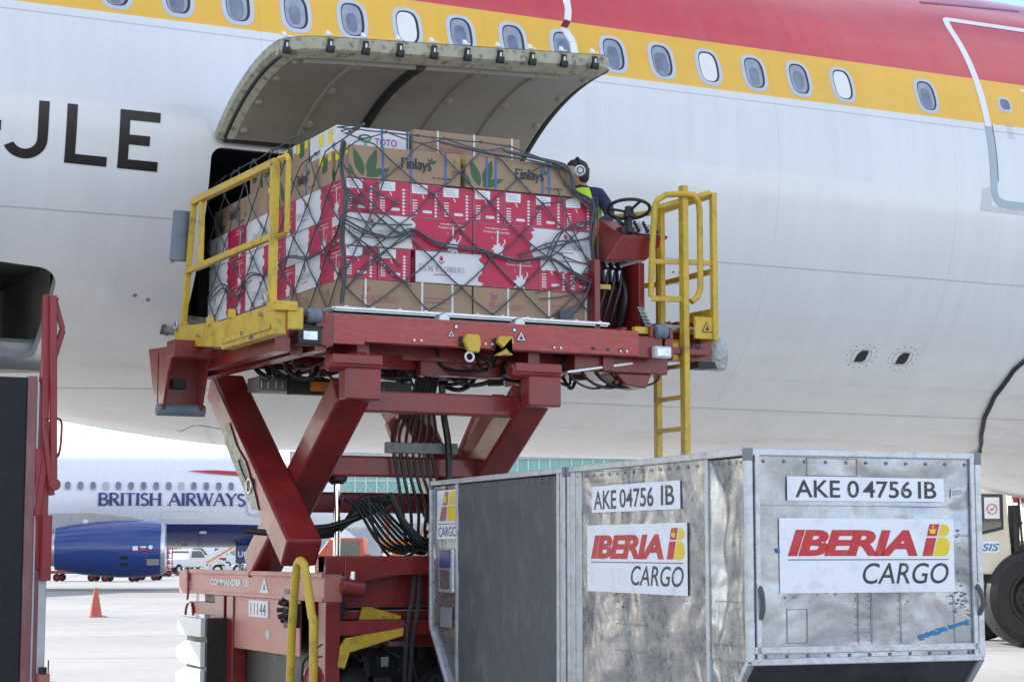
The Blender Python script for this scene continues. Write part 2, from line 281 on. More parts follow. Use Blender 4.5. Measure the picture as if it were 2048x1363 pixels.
# ------------------------------------------------------------------ lettering (flat 2-D meshes mapped onto surfaces)
_tc = {}
def text2d(s, bold=0., shear=0., space=1.):
    k = (s, bold, shear, space)
    if k in _tc: return _tc[k]
    cu = bpy.data.curves.new('lettering', 'FONT'); cu.body = s; cu.size = 1; cu.offset = bold; cu.shear = shear; cu.space_character = space; cu.resolution_u = 4
    ob = bpy.data.objects.new('lettering', cu); COL.objects.link(ob)
    dg = bpy.context.evaluated_depsgraph_get(); dg.update()
    me = bpy.data.meshes.new_from_object(ob.evaluated_get(dg))
    vs = [(v.co.x, v.co.y) for v in me.vertices]; fs = [tuple(p.vertices) for p in me.polygons]
    bpy.data.objects.remove(ob); bpy.data.curves.remove(cu); bpy.data.meshes.remove(me)
    _tc[k] = (vs, fs); return _tc[k]
# serif strokes on a 1-high cap: (points, width)
def _a(cx, cy, rx, ry, a0, a1, n=12): return [(cx + rx * cos(rad(a0 + (a1 - a0) * i / n)), cy + ry * sin(rad(a0 + (a1 - a0) * i / n))) for i in range(n + 1)]
T_, t_ = .15, .075
GL = {
 'B': (.62, [([(.1, 0), (.1, 1)], T_), ([(.1, .97)] + _a(.3, .755, .22, .215, 90, -90) + [(.1, .54)], .11), ([(.1, .52)] + _a(.33, .275, .26, .245, 90, -90) + [(.1, .03)], .12)]),
 'R': (.66, [([(.1, 0), (.1, 1)], T_), ([(.1, .97)] + _a(.31, .74, .23, .23, 90, -90) + [(.1, .51)], .11), ([(.3, .5), (.62, 0)], T_)]),
 'I': (.24, [([(.12, 0), (.12, 1)], T_)]),
 'T': (.62, [([(.31, 0), (.31, 1)], T_), ([(0, .96), (.62, .96)], t_)]),
 'S': (.52, [(_a(.27, .75, .2, .21, 35, 270) + _a(.25, .27, .22, .24, 90, -145), .12)]),
 'H': (.74, [([(.1, 0), (.1, 1)], T_), ([(.64, 0), (.64, 1)], T_), ([(.1, .52), (.64, .52)], t_)]),
 'A': (.74, [([(.03, 0), (.37, 1)], t_), ([(.71, 0), (.37, 1)], T_), ([(.16, .36), (.58, .36)], t_)]),
 'W': (1.0, [([(.03, 1), (.27, 0)], T_), ([(.27, 0), (.5, 1)], t_), ([(.5, 1), (.74, 0)], T_), ([(.74, 0), (.97, 1)], t_)]),
 'Y': (.66, [([(.03, 1), (.33, .48)], T_), ([(.63, 1), (.33, .48)], t_), ([(.33, 0), (.33, .5)], T_)]),
 'D': (.72, [([(.1, 0), (.1, 1)], T_), ([(.1, .97)] + _a(.25, .5, .4, .465, 90, -90) + [(.1, .03)], .1)]),
 'L': (.56, [([(.1, 0), (.1, 1)], T_), ([(.1, .04), (.54, .04)], t_), ([(.52, 0), (.52, .2)], t_)]),
 'M': (.9, [([(.1, 0), (.12, 1)], t_), ([(.12, 1), (.45, .06)], T_), ([(.45, .06), (.78, 1)], t_), ([(.78, 1), (.8, 0)], T_)]),
 'F': (.54, [([(.1, 0), (.1, 1)], T_), ([(.1, .96), (.52, .96)], t_), ([(.1, .52), (.42, .52)], t_), ([(.5, .8), (.5, 1)], t_)]),
 'O': (.8, [(_a(.4, .5, .33, .46, 0, 360, 24), .11)]),
 'E': (.56, [([(.1, 0), (.1, 1)], T_), ([(.1, .96), (.52, .96)], t_), ([(.1, .52), (.44, .52)], t_), ([(.1, .04), (.54, .04)], t_)]),
 'G': (.74, [(_a(.4, .5, .32, .46, 45, 330, 20), .11), ([(.68, .05), (.68, .45)], .11), ([(.5, .45), (.74, .45)], t_)]),
 'i': (.26, [([(.13, 0), (.13, .66)], .15), ([(.13, .82), (.13, .97)], .16)]), 'n': (.56, [([(.1, 0), (.1, .66)], .15), (_a(.28, .44, .18, .2, 150, 0) + [(.46, 0)], .13)]),
 'l': (.26, [([(.13, 0), (.13, 1.02)], .15)]), 'a': (.52, [(_a(.24, .46, .17, .18, 150, 0) + [(.41, 0)], .13), (_a(.23, .19, .17, .17, 80, 300), .1)]),
 'y': (.54, [([(.05, .66), (.27, .02)], .14), ([(.49, .66), (.27, .02), (.16, -.24), (.04, -.26)], .1)]), 's': (.44, [(_a(.23, .49, .15, .15, 40, 260) + _a(.21, .18, .17, .17, 80, -150), .11)]), ' ': (.36, [])}
def serif2d(s, serif=True, small=None, track=.08, bold=1.):
    vs, fs = [], []; x = 0.; d = 0
    for i, ch in enumerate(s):
        k = 1.
        if small and ch.isupper() and i > 0 and s[i - 1] != ' ' : k = small
        w, st = GL[ch]
        st = list(st)
        if serif:
            for p, wd in list(st):
                if len(p) == 2 and abs(p[0][0] - p[1][0]) < .45 and abs(p[0][1] - p[1][1]) > .3:
                    for q in p:
                        if q[1] < .02 or q[1] > .98 or (.6 < q[1] < .7): st.append(([(q[0] - .13, min(max(q[1], .02), .98)), (q[0] + .13, min(max(q[1], .02), .98))], .05))
        for p, wd in st:
            n = len(p); o = len(vs)
            for j in range(n):
                a = V(p[max(0, j - 1)]); b = V(p[min(n - 1, j + 1)]); t = (b - a); t = t.normalized() if t.length > 1e-6 else V((1, 0)); nn = V((-t.y, t.x)) * wd * bold / 2
                for sg in (1, -1): q = V(p[j]) + nn * sg; vs.append((x + q.x * k, q.y * k, d * .00035))
            d += 1
            fs += [(o + 2 * j, o + 2 * j + 1, o + 2 * j + 3, o + 2 * j + 2) for j in range(n - 1)]
        x += (w + track) * k
    return vs, fs
def place(mb, t2, rect, fmap, mi=0, seg=None, stretch=True):
    """fit 2-D lettering into rect (u0,v0,w,h) and map (u,v,lift) -> 3-D"""
    vs, fs = t2
    xs = [v[0] for v in vs]; ys = [v[1] for v in vs]; x0, x1, y0, y1 = min(xs), max(xs), min(ys), max(ys); u0, v0, w, h = rect
    P = [(u0 + (v[0] - x0) / (x1 - x0) * w, v0 + (v[1] - y0) / (y1 - y0) * h, v[2] if len(v) > 2 else 0.) for v in vs]
    if seg:
        b = bmesh.new(); bv = [b.verts.new(p) for p in P]
        for f in fs:
            try: b.faces.new([bv[i] for i in f])
            except ValueError: pass
        bmesh.ops.triangulate(b, faces=b.faces)
        for _ in range(7):
            e = [e for e in b.edges if e.calc_length() > seg]
            if not e: break
            bmesh.ops.subdivide_edges(b, edges=e, cuts=1); bmesh.ops.triangulate(b, faces=[f for f in b.faces if len(f.verts) > 3])
        b.verts.index_update(); P = [tuple(v.co) for v in b.verts]; fs = [tuple(v.index for v in f.verts) for f in b.faces]; b.free()
    mb.add([fmap(*p) for p in P], fs, mi)
# ================================================================== ground
g = MB(); g.poly([(-3000, -200, 0), (3000, -200, 0), (3000, 6000, 0), (-3000, 6000, 0)]); gr = g.build('ground', 'concrete'); tag(gr, kind='structure')

# ================================================================== the airliner being loaded
YC, ZC, RF = 18.07, 5.455, 2.82
def rise(X):
    d = max(0, 7 - X)
    return .032 * d * d if d < 4 else .512 + .256 * (d - 4)
def fp(X, ph, dr=0.):
    a = rad(ph); s = sin(a); r = RF + dr
    return V((X, YC - r * cos(a), ZC + r * s + (rise(X) * s * s if s < 0 else 0)))
plane = thing('airliner', 'large white airliner with yellow and red bands and raised cargo door', 'airplane', (9, YC, 0))
DX0, DX1, DP0, DP1, DH = 4.78, 7.66, -43.4, -8.6, -6.
BX0, BX1, BP0, BP1 = 1.3, 3.62, -60.5, -34.6
xs = sorted(set([DX0, DX1, BX0, BX1] + [round(-16 + .5 * i, 3) for i in range(0, 115)] + [-15 + .25 * i for i in range(60, 100)]))
ps = sorted(set([DP0, DP1, BP0, BP1, 13.16, 24.33, 180 - 13.16, 180 - 24.33] + [-90 + 2.5 * i for i in range(0, 145)]))[:-1]
h = MB()
idx = {}
for i, X in enumerate(xs):
    for j, p in enumerate(ps): idx[i, j] = len(h.v); h.v.append(fp(X, p))
for i in range(len(xs) - 1):
    for j in range(len(ps)):
        j2 = (j + 1) % len(ps); pm = (ps[j] + (ps[j2] if j2 else 270.)) / 2; xm = (xs[i] + xs[i + 1]) / 2
        if DX0 < xm < DX1 and DP0 < pm < DP1: continue
        if BX0 < xm < BX1 and BP0 < pm < BP1: continue
        e = math.degrees(math.asin(sin(rad(pm))))
        h.f.append((idx[i, j], idx[i + 1, j], idx[i + 1, j2], idx[i, j2])); h.m.append(0 if e < 13.16 else 1 if e < 24.33 else 2)
# rounded corners of the two hatches
for (X0, X1, P0, P1, cr_) in ((DX0, DX1, DP0, DP1, .10), (BX0, BX1, BP0, BP1, .17)):
    for cx, sx in ((X0, 1), (X1, -1)):
        for cp, sp in ((P0, 1), (P1, -1)):
            da = math.degrees(cr_ / RF); pts = [fp(cx, cp, .0005)]
            for k in range(9):
                t = rad(90 * k / 8); pts.append(fp(cx + sx * cr_ * (1 - sin(t)), cp + sp * da * (1 - cos(t)), .0005))
            h.poly(pts if sx * sp > 0 else pts[::-1], 0)
hull = h.build('fuselage', ['white', 'yellow', 'red'], plane, smooth='all', wld=True)
def wrap(u0, p0, dr=.004):                              # (u,v,lift): metres along the hull and up round it, from X=u0, phi=p0
    return lambda u, v, w=0.: fp(u0 + u, p0 + math.degrees(v / RF), dr + w)
def strip(mb, path, w, dr=.004, mi=0):                   # painted line along (X, phi) points
    q = [fp(x, p, dr) for x, p in path]; vs = []
    for k, c in enumerate(q):
        t = (q[min(k + 1, len(q) - 1)] - q[max(k - 1, 0)]).normalized(); nrm = V((0, c.y - YC, c.z - ZC)).normalized(); s = t.cross(nrm) * w / 2
        vs += [c - s, c + s]
    mb.add(vs, [(2 * k, 2 * k + 1, 2 * k + 3, 2 * k + 2) for k in range(len(q) - 1)], mi)
# hatch reveals
def reveal(X0, X1, P0, P1, d):
    m = MB(); n = 14
    loop = [(X0 + (X1 - X0) * k / n, P1) for k in range(n)] + [(X1, P1 + (P0 - P1) * k / n) for k in range(n)] + [(X1 + (X0 - X1) * k / n, P0) for k in range(n)] + [(X0, P0 + (P1 - P0) * k / n) for k in range(n)]
    k = len(loop); m.add([fp(x, p, -.002) for x, p in loop] + [fp(x, p, -d) for x, p in loop], [(i, (i + 1) % k, (i + 1) % k + k, i + k) for i in range(k)])
    return m
reveal(DX0, DX1, DP0, DP1, .16).build('hatch_frame', 'cream', plane, wld=True)
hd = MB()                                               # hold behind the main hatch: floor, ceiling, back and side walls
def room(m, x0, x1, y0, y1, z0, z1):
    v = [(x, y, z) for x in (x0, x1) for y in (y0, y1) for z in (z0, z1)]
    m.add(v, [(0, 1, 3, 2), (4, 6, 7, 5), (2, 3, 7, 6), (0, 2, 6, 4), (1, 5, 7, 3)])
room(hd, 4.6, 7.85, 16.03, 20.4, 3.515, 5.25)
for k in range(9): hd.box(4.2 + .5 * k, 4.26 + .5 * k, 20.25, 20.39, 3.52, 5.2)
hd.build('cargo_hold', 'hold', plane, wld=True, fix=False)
reveal(BX0, BX1, BP0, BP1, .12).build('bulk_hatch_frame', 'plate', plane, wld=True)
bh = MB(); room(bh, .9, 3.75, 16.62, 18.6, 3.2, 4.15)
bh.box(2.6, 2.64, 17.9, 18.5, 3.2, 4.14); bh.box(3.05, 3.09, 17.9, 18.5, 3.2, 4.14)
for k in range(5): bh.tube(smooth_path([(3.1 + .07 * k, 17.3, 4.1), (3.16 + .05 * k, 17.1 + .1 * k, 3.8), (3.05 + .1 * k, 17.5, 3.5), (3.2, 17.3 + .05 * k, 3.25)], 5), .018, 6, 1)
bh.cyl((3.3, 17.2, 3.9), (3.3, 17.2, 3.72), .06, mi=1); bh.box(3.2, 3.42, 17.15, 17.4, 3.4, 3.62, 1)
bh.build('bulk_hold', ['holdgrey', 'dark'], plane, wld=True, fix=False)
sl = MB(); sl.obox(fp(2.55, -62.3, .015), (1.1, 0, 0), (0, .03, .02), (0, .012, -.03)); sl.build('hatch_sill', 'plate', plane, wld=True)

# windows: one pressed ring and a pane, shared round the hull
def oval(w, hh, n=40, e=2.9): return [(w / 2 * math.copysign(abs(cos(2 * pi * k / n)) ** (2 / e), cos(2 * pi * k / n)), hh / 2 * math.copysign(abs(sin(2 * pi * k / n)) ** (2 / e), sin(2 * pi * k / n))) for k in range(n)]
def ring_mesh(mb, loops, fm, mi=0):                     # loops: (w,h,lift)
    n = 40; vs = []
    for w, hh, lf in loops: vs += [fm(x, y, lf) for x, y in oval(w, hh)]
    mb.add(vs, [(a * n + k, a * n + (k + 1) % n, (a + 1) * n + (k + 1) % n, (a + 1) * n + k) for a in range(len(loops) - 1) for k in range(n)], mi)
def window(X, kind, w=.275, hh=.40, ph=18.08):
    fm = wrap(X, ph, 0.)
    a = MB(); ring_mesh(a, [(w + .02, hh + .02, .001), (w, hh, .007), (w - .055, hh - .055, .007), (w - .062, hh - .062, -.004)], fm)
    ring_mesh(a, [(w - .060, hh - .060, .004), (w - .085, hh - .085, .0045)], fm, 1)
    o = a.build('window', ['ringgrey', 'gasket'], plane, smooth=True, wld=True, fix=False)
    b = MB(); a_, c_ = random.uniform(.52, .78), random.uniform(-.02, .012)
    b.poly([fm(x, y, .0062) for x, y in oval(w - .07, hh - .07)], 1)  # dark crescent left at right and top: recess shade painted on a flat pane
    b.poly([fm(x - .010, y - .006, .0070) for x, y in oval(w - .09, hh - .085)], 0)
    if not kind: b.poly([fm(x * a_ - .012, y * (a_ + .08) - .03 + c_, .0076) for x, y in oval(w - .09, hh - .085)], 2)
    pn = b.build('pane', ['blind' if kind else 'reveal', 'gasket', 'pane'], o, wld=True, fix=False)
    return o
for k in range(-9, 6): window(8.752 + .533 * k, k in (-4, 2, 5))
window(8.752 + .533 * 7, 0)
# emergency exit outlined in white, its little window, step plate
ed = MB()
path = [(14.62, 13), (14.64, 25), (14.66, 38), (14.66, 43.6), (14.6, 44.3), (13.32, 43.9), (13.28, 43.2), (13.262, 42)] + [(13.24 - .001 * k, 40 - 2.5 * k) for k in range(12)]
strip(ed, path, .085)
lowp = [(13.228, 12.5 - 1.6 * k) for k in range(9)] + [(13.235, -2.2), (13.26, -3.4), (13.32, -4.2), (13.42, -4.5), (13.7, -4.5), (14.2, -4.5), (14.45, -4.5), (14.56, -4.0), (14.61, -2.8)] + [(14.62, -1.5 + 1.45 * k) for k in range(11)]
strip(ed, lowp, .085, mi=1); strip(ed, [(13.285, 13 - 1.6 * k) for k in range(9)], .008, .005, 2)
eo = ed.build('emergency_door', ['tape', 'tapeblue', 'gasket'], plane, wld=True, fix=False)
em = MB(); fm = wrap(13.53, 18.4, 0.)
ring_mesh(em, [(.19, .19, .001), (.17, .17, .006), (.13, .13, .006)], fm); em.build('window_ring', 'ringgrey', eo, wld=True, fix=False)
em = MB(); em.poly([fm(.066 * cos(k * pi / 12), .066 * sin(k * pi / 12), .004) for k in range(24)]); em.build('window_pane', 'pane', eo, wld=True, fix=False)
em = MB(); random.seed(3)
for k in range(9): place(em, ([(0, 0), (1, 0), (1, 1), (0, 1)], [(0, 1, 2, 3)]), (-.04 - .012 * (k % 3), -.22 - .022 * k, .07 + .02 * (k % 3), .006), wrap(13.53, 18.4, .004))
place(em, ([(0, 0), (1, 0), (1, 1), (0, 1)], [(0, 1, 2, 3)]), (.28, .2, .2, .03), wrap(13.53, 18.4, .004), 1)
em.build('instruction_marks', ['faint', 'tape'], eo, wld=True, fix=False)
sp = MB(); vs = []
for x, p in ((13.08, -1.6), (13.2, -.8), (13.2, -4.9), (14.9, -5.3), (14.9, -6.6), (13.05, -6.2)): vs.append(fp(x, p, .003))
sp.add(vs, [(0, 1, 2, 5), (2, 3, 4, 5)]); sp.build('step_plate', 'plate', plane, wld=True, fix=False)
sm = MB(); strip(sm, [(13.17 + .08 * k, 51.3 + .27 * k) for k in range(21)], .055); sm.build('stripe_marking', 'darkred', plane, wld=True, fix=False)
# drain outlets
for X in (11.98, 12.51):
    m = MB(); fm = wrap(X, -40.1, 0.)
    ring_mesh(m, [(.25, .19, .001), (.24, .18, .004), (.23, .17, .004)], fm)
    for k in range(14): a = 2 * pi * k / 14; m.poly([fm(.18 * cos(a) + dx, .145 * sin(a) + dy, .003) for dx, dy in ((-.008, -.006), (.008, -.006), (.008, .006), (-.008, .006))], 1)
    m.poly([fm(x, y, .003) for x, y in ((-.068, -.072), (.034, -.072), (.066, -.04), (.068, .04), (.06, .072), (-.02, .072), (-.062, .025))], 2)
    m.build('drain_outlet', ['ringgrey', 'inkgrey', 'dark'], plane, wld=True, fix=False)
# registration letters
reg = MB(); fm0 = wrap(0, -9, .004)
def arcletter(pts): place(reg, (pts, [tuple(range(len(pts)))]), (min(p[0] for p in pts), min(p[1] for p in pts), max(p[0] for p in pts) - min(p[0] for p in pts), max(p[1] for p in pts) - min(p[1] for p in pts)), fm0, 0, .07)
b_, t2_ = math.radians(-14.0 + 9) * RF, math.radians(-3.75 + 9) * RF
def Rct(x0, x1, y0, y1): arcletter([(x0, y0), (x1, y0), (x1, y1), (x0, y1)])
sw = .085
jr = .185
jx = 3.40; jc = b_ + jr
Rct(jx - sw, jx, jc, t2_)
for k in range(12):
    a0, a1 = rad(0 - 152 * k / 12), rad(0 - 152 * (k + 1) / 12); ri = jr - sw
    arcletter([(jx - jr + jr * cos(a0), jc + jr * sin(a0)), (jx - jr + jr * cos(a1), jc + jr * sin(a1)), (jx - jr + ri * cos(a1), jc + ri * sin(a1)), (jx - jr + ri * cos(a0), jc + ri * sin(a0))])
Rct(3.545, 3.63, b_, t2_); Rct(3.63, 3.895, b_, b_ + .085)
Rct(3.985, 4.07, b_, t2_); Rct(4.07, 4.325, b_, b_ + .085); Rct(4.07, 4.325, t2_ - .085, t2_); Rct(4.07, 4.245, (b_ + t2_) / 2 - .04, (b_ + t2_) / 2 + .045)
Rct(2.78, 3.02, -.025, .06)
reg.build('registration', 'black', plane, wld=True, fix=False)
# scuffs and small service marks
mk = MB()
for X, p in ((9.46, -24.2), (9.53, -24.2), (9.46, -26.3), (9.53, -26.3)):
    fm = wrap(X, p, .003); mk.poly([fm(.016 * cos(k), .012 * sin(k)) for k in range(6)])
for X, p in ((4.30, -38), (4.42, -38.6), (4.62, -44), (4.66, -46), (13.9, -13.2), (13.93, -14.2), (13.91, -15.3), (4.56, -30)):
    fm = wrap(X, p, .003); mk.poly([fm(.022 * cos(k), .02 * sin(k)) for k in range(6)])
strip(mk, [(5.24, -81), (5.30, -75.6), (5.36, -74.9), (5.75, -76)], .012, .003)
strip(mk, [(5.62, -74.9), (5.75, -75.2), (5.86, -76.4)], .018, .003)
mk.build('service_marks', 'inkgrey', plane, wld=True, fix=False)
# belly fairing at the wing root and its black seal
bf = MB(); nx, npp = 30, 24
def fair(X, p): 
    t = min(1, max(0, (X - 13.9) / 3.)); t = t * t * (3 - 2 * t)
    q = max(0, min(1, (-30 - p) / 50.)); q = q * q * (3 - 2 * q)
    return fp(X, p, .015 + .40 * t * q)
def edge(p):
    a = [(-35, 14.25), (-41, 14.03), (-49, 13.98), (-56, 14.07), (-63, 14.27), (-69, 14.50), (-74, 14.66), (-79, 14.6), (-84, 14.2), (-90, 13.6), (-120, 13.2), (-150, 14.3)]
    for (p0, x0), (p1, x1) in zip(a, a[1:]):
        if p0 >= p >= p1: return x0 + (x1 - x0) * (p0 - p) / (p0 - p1)
    return 14.3
gv = []
for j in range(npp + 1):
    p = -33 - 110 * j / npp
    for i in range(nx + 1): e = edge(p); gv.append(fair(e + (27 - e) * (i / nx) ** 1.6, p))
bf.add(gv, [(j * (nx + 1) + i, (j + 1) * (nx + 1) + i, (j + 1) * (nx + 1) + i + 1, j * (nx + 1) + i + 1) for j in range(npp) for i in range(nx)])
bf.build('belly_fairing', 'white', plane, smooth='all', wld=True, fix=False)
se = MB(); se.tube([fp(edge(p), p, .022) for p in [-33 - 1.2 * k for k in range(42)]], .024, 8)
se.build('fairing_seal', 'gasket', plane, smooth=True, wld=True)
# main cargo door swung up
HY, HZ = YC - RF * cos(rad(DH)), ZC + RF * sin(rad(DH))
def smax(X):                                            # the free corners are rounded
    for e, r_, d_ in ((X - X0, .34, .17), (X1 - X, .06, .03)):
        if e < r_: return 1 - d_ * (1 - math.sqrt(max(0, 1 - (1 - max(0, e) / r_) ** 2)))
    return 1.
def dp(X, s, dr=0.):                                    # s 0 at the hinge .. 1 at the free edge
    w_ = rad(-127.6 - 5.6 * (X - DX0) / (DX1 - DX0)); cs, sn = cos(w_), sin(w_); s = s * smax(X); a = rad(DH - 39.2 * s); r = RF + dr; y, z = YC - r * cos(a) - HY, ZC + r * sin(a) - HZ
    return V((X, HY + y * cs - z * sn, HZ + y * sn + z * cs))
ns, nX = 20, 26
X0, X1 = DX0 + .02, DX1 - .02
XT = [0, .002, .006, .012, .02, .03, .042, .056, .072, .09, .105, .12] + [.16 + .06 * k for k in range(13)] + [.97, 1.0]
def sheet(dr, x0, x1, s0, s1, inset=0.):
    vs = [dp(x0 + (x1 - x0) * XT[i], s0 + (s1 - s0) * j / ns, dr) for j in range(ns + 1) for i in range(nX + 1)]
    return vs, [(j * (nX + 1) + i, j * (nX + 1) + i + 1, (j + 1) * (nX + 1) + i + 1, (j + 1) * (nX + 1) + i) for j in range(ns) for i in range(nX)]
dk = MB(); dk.add(*sheet(0, X0, X1, .0, 1.)); 
door = dk.build('cargo_door', ['white'], plane, smooth=True, wld=True, fix=False)
dl = MB(); v, f = sheet(-.15, X0 + .12, X1 - .06, .05, .93); dl.add(v, [q[::-1] for q in f])
for i in range(1, 5):                                   # pressed seams and fastener blisters of the lining
    X = X0 + .12 + (X1 - X0 - .18) * i / 5
    q = [dp(X, .08 + .82 * k / 16, -.150) for k in range(17)]
    dl.tube(q, .024 if i != 2 else .045, 6, 0 if i != 2 else 1)
    for s in (.2, .5, .82): dl.lathe([(0, .05), (.02, .045), (.035, .0)], dp(X + .03, s, -.148), dp(X, s, -.3) - dp(X, s, 0), 12, 2)
for i in (0, 1):
    X = X0 + .17 if i == 0 else X1 - .11
    for s in (.12, .35, .6, .85): dl.lathe([(0, .035), (.02, .03), (.03, 0)], dp(X, s, -.148), dp(X, s, -.3) - dp(X, s, 0), 10, 2)
dl.tube([dp(X0 + .2 + .25 * k, .88, -.15) for k in range(10)], .03, 6, 2)
dl.build('lining', ['liner', 'dark', 'liner'], door, smooth=True, wld=True, fix=False)
de = MB()
for X, inn in ((X0, X0 + .12), (X1, X1 - .06)):
    vs = []; n = 24
    for k in range(n + 1): s = k / n; s2 = .05 + .88 * s; vs += [dp(X, s, -.001), dp(X, s, -.075), dp(inn, s2, -.15)]
    de.add(vs, [(3 * k + a, 3 * k + a + 1, 3 * k + a + 4, 3 * k + a + 3) for k in range(n) for a in (0, 1)], 0)
vs = []
for t in XT: X = X0 + (X1 - X0) * t; Xi = X0 + .12 + (X1 - X0 - .18) * t; vs += [dp(X, 1, -.004), dp(X, 1.0, -.098), dp(X, .985, -.115), dp(Xi, .93, -.152)]
de.add(vs, [(4 * k + a, 4 * k + a + 4, 4 * k + a + 5, 4 * k + a + 1) for k in range(len(XT) - 1) for a in (0, 1, 2)], 0)
de.tube([dp(X0 + .06, .0 + .03 + .9 * k / 16, -.10) for k in range(17)], .02, 6, 1)
de.tube([dp(X1 - .004, .03 + .94 * k / 16, -.10) for k in range(17)], .03, 6, 1)
de.tube([dp(X0 + .05 + (X1 - X0 - .1) * k / 12, .02, -.10) for k in range(13)], .035, 6, 1)
de.build('edge_frame', ['cream', 'gasket'], door, wld=True, fix=False)
lm = MB(); c = dp(0, 1, -.09); nrm = (dp(0, 1.05, -.09) - c).normalized(); upv = (dp(0, 1, 0) - dp(0, 1, -.1)).normalized()
for k in range(10):
    X = X1 - .17 - .293 * k
    m = MB(); cc = dp(X, 1, -.055)
    m.obox(cc + nrm * .012, (.020, 0, 0), nrm * .012, upv * .036, 0); m.obox(cc + nrm * .028 - upv * .035, (.03, 0, 0), nrm * .014, upv * .018, 0); m.obox(cc + nrm * .028 - upv * .004, (.007, 0, 0), nrm * .004, upv * .02, 2)
    m.cyl(cc + nrm * .02 - upv * .055 + V((-.03, 0, 0)), cc + nrm * .02 - upv * .055 + V((.03, 0, 0)), .018, n=10, mi=1)
    m.obox(cc + upv * .066 + nrm * .0, (.012, 0, 0), nrm * .04, upv * .004, 2)
    m.prism([cc + upv * .064 + nrm * .02 + V((-.03, 0, 0)), cc + upv * .064 - nrm * .03 + V((-.03, 0, 0)), cc + upv * .10 - nrm * .03 + V((-.03, 0, 0))], (.03, 0, 0), 2)
    m.build('latch', ['dark', 'hose', 'tape'], door, wld=True)
rb = MB(); pts = [(7.46, 13.78, 5.79), (7.45, 13.79, 5.9), (7.42, 13.9, 6.05), (7.43, 13.85, 6.1), (7.455, 13.88, 6.2), (7.47, 13.95, 6.35), (7.48, 14.2, 6.8), (7.5, 15.05, 7.35)]
pts = [V(p) for p in pts]
for k in range(len(pts) - 1): rb.bar(pts[k], pts[k + 1], .055, .02, (0, -1, .3), 1 if k in (2,) else 0)
rb.build('door_strut', ['tape', 'darkred'], door, wld=True)
# ================================================================== pallet, boxes, net
PX, PY, PXR = 5.53, 14.10, 7.83
pal = thing('cargo_pallet', 'flat aluminium air cargo pallet under the netted flower boxes', 'pallet', (6.65, 15.6, 3.53))
m = MB(); m.box(5.40, 7.88, 13.98, 17.78, 3.530, 3.548); m.build('sheet', 'alu', pal, wld=True)
m = MB()
for a in (((5.40, 13.985, 3.552), (7.88, 13.985, 3.552)), ((5.405, 13.98, 3.552), (5.405, 17.78, 3.552)), ((7.875, 13.98, 3.552), (7.875, 17.78, 3.552))): m.bar(*a, .05, .022)
for k in range(11): m.cyl((5.5 + .23 * k, 13.975, 3.558), (5.5 + .23 * k, 13.975, 3.572), .018, n=10)
m.build('edge_rail', 'alu', pal, wld=True, bevel=.003)
random.seed(11)
LBX, WBX = 1.135, .284
def jag(u0, v0, v1, side, amp=.03, n=13):                # torn-looking vertical edge of a printed field
    return [(u0 + side * random.uniform(-amp, amp), v0 + (v1 - v0) * k / n) for k in range(1, n)]
def rectp(u, v, w, hh): return ([(u, v), (u + w, v), (u + w, v + hh), (u, v + hh)])
def splat(cx, cy, r, n=15):
    return [(cx + r * (1 if k % 2 else .62) * random.uniform(.75, 1.1) * cos(2 * pi * k / n), cy + r * (1 if k % 2 else .62) * random.uniform(.75, 1.1) * sin(2 * pi * k / n)) for k in range(n)]
DLM = None
def dlm_long(mb, f, H, mirror):
    L = LBX; ue = .52 * L
    if not mirror: field = [(ue, .002)] + jag(ue, 0, H, 1)[:0] + [(L - .002, .002), (L - .002, H - .002), (ue, H - .002)] + jag(ue, H, 0, 1)
    else: field = [(.002, .002), (L - ue, .002)] + jag(L - ue, 0, H, 1) + [(L - ue, H - .002), (.002, H - .002)]
    mb.poly([f(u, v, .001) for u, v in field], 0)
    o = .03 if not mirror else L - .47
    place(mb, serif2d('DLM FLOWERS', True, .8, .1, .72), (o, .095, .40, .058), lambda u, v, w=0: f(u, v, .0015 + w), 6)
    mb.poly([f(u, v, .0015) for u, v in rectp(o + .13, .068, .15, .008)], 4)
    mb.poly([f(o + .2 + a, .205 + b, .0015) for a, b in ((0, .026), (-.018, .006), (-.012, -.014), (0, -.02), (.012, -.014), (.018, .006))], 0)
    for s in (-1, 1): mb.poly([f(o + .2 + a, .17 + b, .0015) for a, b in ((0, -.012), (s * .03, .014), (s * .026, .018), (0, 0))], 2)
    q = L - .34 if not mirror else .06
    for k, w in enumerate((.21, .24)): place(mb, text2d('info@dlm.com' if k == 0 else 'Product of Colombia', .01), (q + .03 + (.24 - w) / 2, H - .045 - .028 * k, w, .018), lambda u, v, w_=0: f(u, v, .0016), 1)
    mb.poly([f(u, v, .0017) for u, v in splat(q + .16, .045, .07)], 1)
    mb.poly([f(u, v, .0019) for u, v in ((q + .15, .04), (q + .165, .04), (q + .168, H - .05), (q + .155, H - .05))], 1)
    mb.poly([f(u, v, .0019) for u, v in ((q + .17, .05), (q + .185, .045), (q + .235, .12), (q + .23, .125))], 1)
    mb.poly([f(q + .11 + .013 * cos(k), H - .115 + .013 * sin(k), .0017) for k in (0, 1, 2, 3, 4, 5)], 4)
    mb.poly([f(q + .225 + .009 * cos(k), H - .13 + .009 * sin(k), .0017) for k in (0, 1, 2, 3, 4, 5)], 1)
